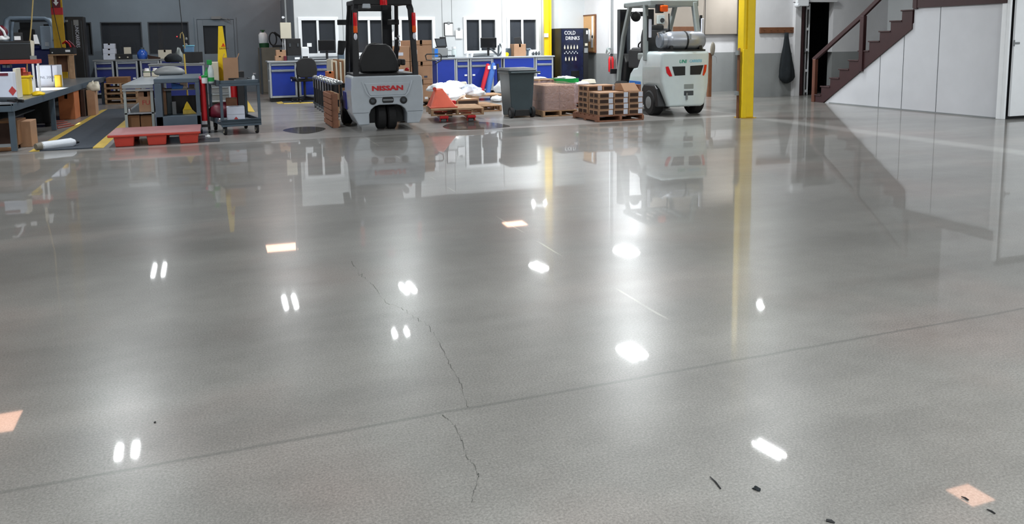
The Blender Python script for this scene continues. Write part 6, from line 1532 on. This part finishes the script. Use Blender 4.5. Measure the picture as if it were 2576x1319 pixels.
# older pallets left of the film wrapped block
xq = W(1356, 230, 15.0)[0]
for k in range(3):
    pallet('wooden_pallet', ['wooden pallet at the bottom of the short stack right of the wheeled bin', 'wooden pallet in the middle of the short stack right of the wheeled bin', 'wooden pallet at the top of the short stack right of the wheeled bin'][k], xq+.06, 15.6, .36, .48, .12, z=k*.24, m='wood_red' if k % 2 else 'wood', group='short stack of pallets by the bin')
    if k < 2:
        t = carton('tile_box', ['brown box between the lower pallets right of the wheeled bin', 'brown box between the upper pallets right of the wheeled bin'][k], xq-.26, xq+.38, 15.2, 16.0, k*.24+.122, k*.24+.238, m='carton_dark', tape=False)
xs_ = xq+.06
single('white_sheet', MB().blob((xs_, 15.6, .615), (.32, .35, .025), 95, .1), M['paper'], 'white plastic sheet over the short pallet stack behind the film-wrapped cartons', 'sheet', smooth='all')
# front pallet with tile boxes
fp_ = (6.07, 6.95, 12.12, 13.1)
pallet('wooden_pallet', 'wooden pallet under the stacked tile boxes left of the pale forklift', (fp_[0]+fp_[1])/2, (fp_[2]+fp_[3])/2, .45, .5, .105, m='wood_red')
GB = 'tile boxes stacked on the front pallet'
h_ = .098; 
def tile_box(x0, x1, y0, y1, z, lab):
    t = T('tile_box', lab, 'box', ((x0+x1)/2, (y0+y1)/2, z), 0, GB, local=True); a, b = (x1-x0)/2, (y1-y0)/2
    t.p('body', MB().box(-a, a, -b, b, 0, h_-.003), M['carton'], bevel=.003)
    t.p('open_face', MB().box(-a+.02, a*.30, -b-.003, -b, .012, h_-.028), M['carton_open'])
    t.p('shipping_label', MB().box(a*.36, a*.94, -b-.004, -b, .006, h_-.01), M['white_box'])
    t.p('side_slot', MB().box(-a-.003, -a, -b+.05, -.02, .012, h_-.028).box(-a-.003, -a, .02, b-.05, .012, h_-.028), M['carton_open'])
    return t
cols = ['left', 'middle', 'right']; rows_ = ['bottom', 'second', 'third', 'top']
bw = .275; proto = None
for ci in range(3):
    for k in range(4):
        x0 = 6.11+ci*(bw+.012)+(.006 if k % 2 else 0)
        z = .107+k*h_
        lab = 'tile box with a white label, %s layer of the %s front column' % (rows_[k], cols[ci])
        if proto is None: proto = tile_box(x0, x0+bw, 12.16, 12.56, z, lab).o; c0 = (x0+bw/2, 12.36)
        else: dup(proto, (x0+bw/2, 12.36, z), 0, lab)
        lab2 = 'tile box with a white label, %s layer of the %s rear column' % (rows_[k], cols[ci])
        dup(proto, (x0+bw/2, 12.79, z), 0, lab2)
z = .107+4*h_
a, b = 6.13, 6.13+.52
for k, (xx_, lab) in enumerate(((6.26, 'tile box lying on top of the rear left column'), (6.55, 'tile box lying on top of the rear middle column'))):
    dup(proto, (xx_, 12.8, z), 0, lab)
t = T('flat_box', 'flat tan carton lid tilted on top of the right tile box column', 'box', (6.78, 12.45, z), 0)
t.p('lid', MB().hexa([(6.62, 12.2, z+.002), (6.92, 12.2, z+.002), (6.92, 12.55, z+.002), (6.62, 12.55, z+.002), (6.60, 12.3, z+.14), (6.88, 12.3, z+.14), (6.92, 12.58, z+.12), (6.64, 12.58, z+.12)]), M['carton'], bevel=.004)
t.p('edge', MB().box(6.92, 6.96, 12.22, 12.56, z+.0, z+.11), M['wood_red'])

# ------------------------------------------------------------------ damp patches and litter on the floor
def patch(pts, lab, col):
    P = [G(x, y, 0) for x, y in pts]
    for _ in range(3): P = [q for a_, b_ in zip(P, P[1:]+P[:1]) for q in ((a_[0]*.75+b_[0]*.25, a_[1]*.75+b_[1]*.25), (a_[0]*.25+b_[0]*.75, a_[1]*.25+b_[1]*.75))]
    single('damp_patch', MB().prism(P, 'z', .0002, .0012), M[col], lab, 'puddle')
M['wet'] = film('wet_concrete', (70, 62, 56), .05, .38, bump=.02)
patch([(1112, 318), (1125, 312), (1150, 309), (1190, 306), (1235, 308), (1265, 312), (1288, 318), (1270, 321), (1230, 325), (1180, 327), (1140, 327), (1118, 323)], 'dark damp patch on the floor in front of the pallet jack', 'wet')
patch([(705, 328), (735, 321), (780, 318), (815, 321), (822, 325), (800, 333), (765, 338), (730, 334)], 'dark damp patch on the floor left of the silver forklift', 'wet')
for k, (p, q, lab) in enumerate((((1786, 1202), (1813, 1232), 'dark twig on the polished floor near the bottom right'), ((2078, 1312), (2100, 1318), 'short dark splinter at the very bottom edge of the polished floor'), ((2418, 1252), (2436, 1261), 'tiny splinter in the orange reflection at bottom right'), ((2482, 1284), (2503, 1295), 'thin splinter near the bottom right corner'))):
    a_ = G(*p); b_ = G(*q); m_ = ((a_[0]+b_[0])/2+.003, (a_[1]+b_[1])/2)
    single('twig', MB().tube([(a_[0], a_[1], .003), (m_[0], m_[1], .003), (b_[0], b_[1], .003)], [.0012, .0025, .002] if k != 1 else [.004, .005, .002], 6), M['black'], lab, 'debris', 'splinters on the floor')
x, y = G(1903, 1232)
single('dark_lump', MB().blob((x, y, .003), (.009, .012, .005), 99, .3, 10, 6), M['cloth'], 'small dark lump of dirt on the polished floor near the bottom right', 'debris', smooth=True)
x, y = G(390, 1064)
single('pebble', MB().blob((x, y, .002), (.004, .004, .003), 98, .2, 8, 6), M['black'], 'tiny dark chip on the polished floor at lower left', 'debris', smooth=True)
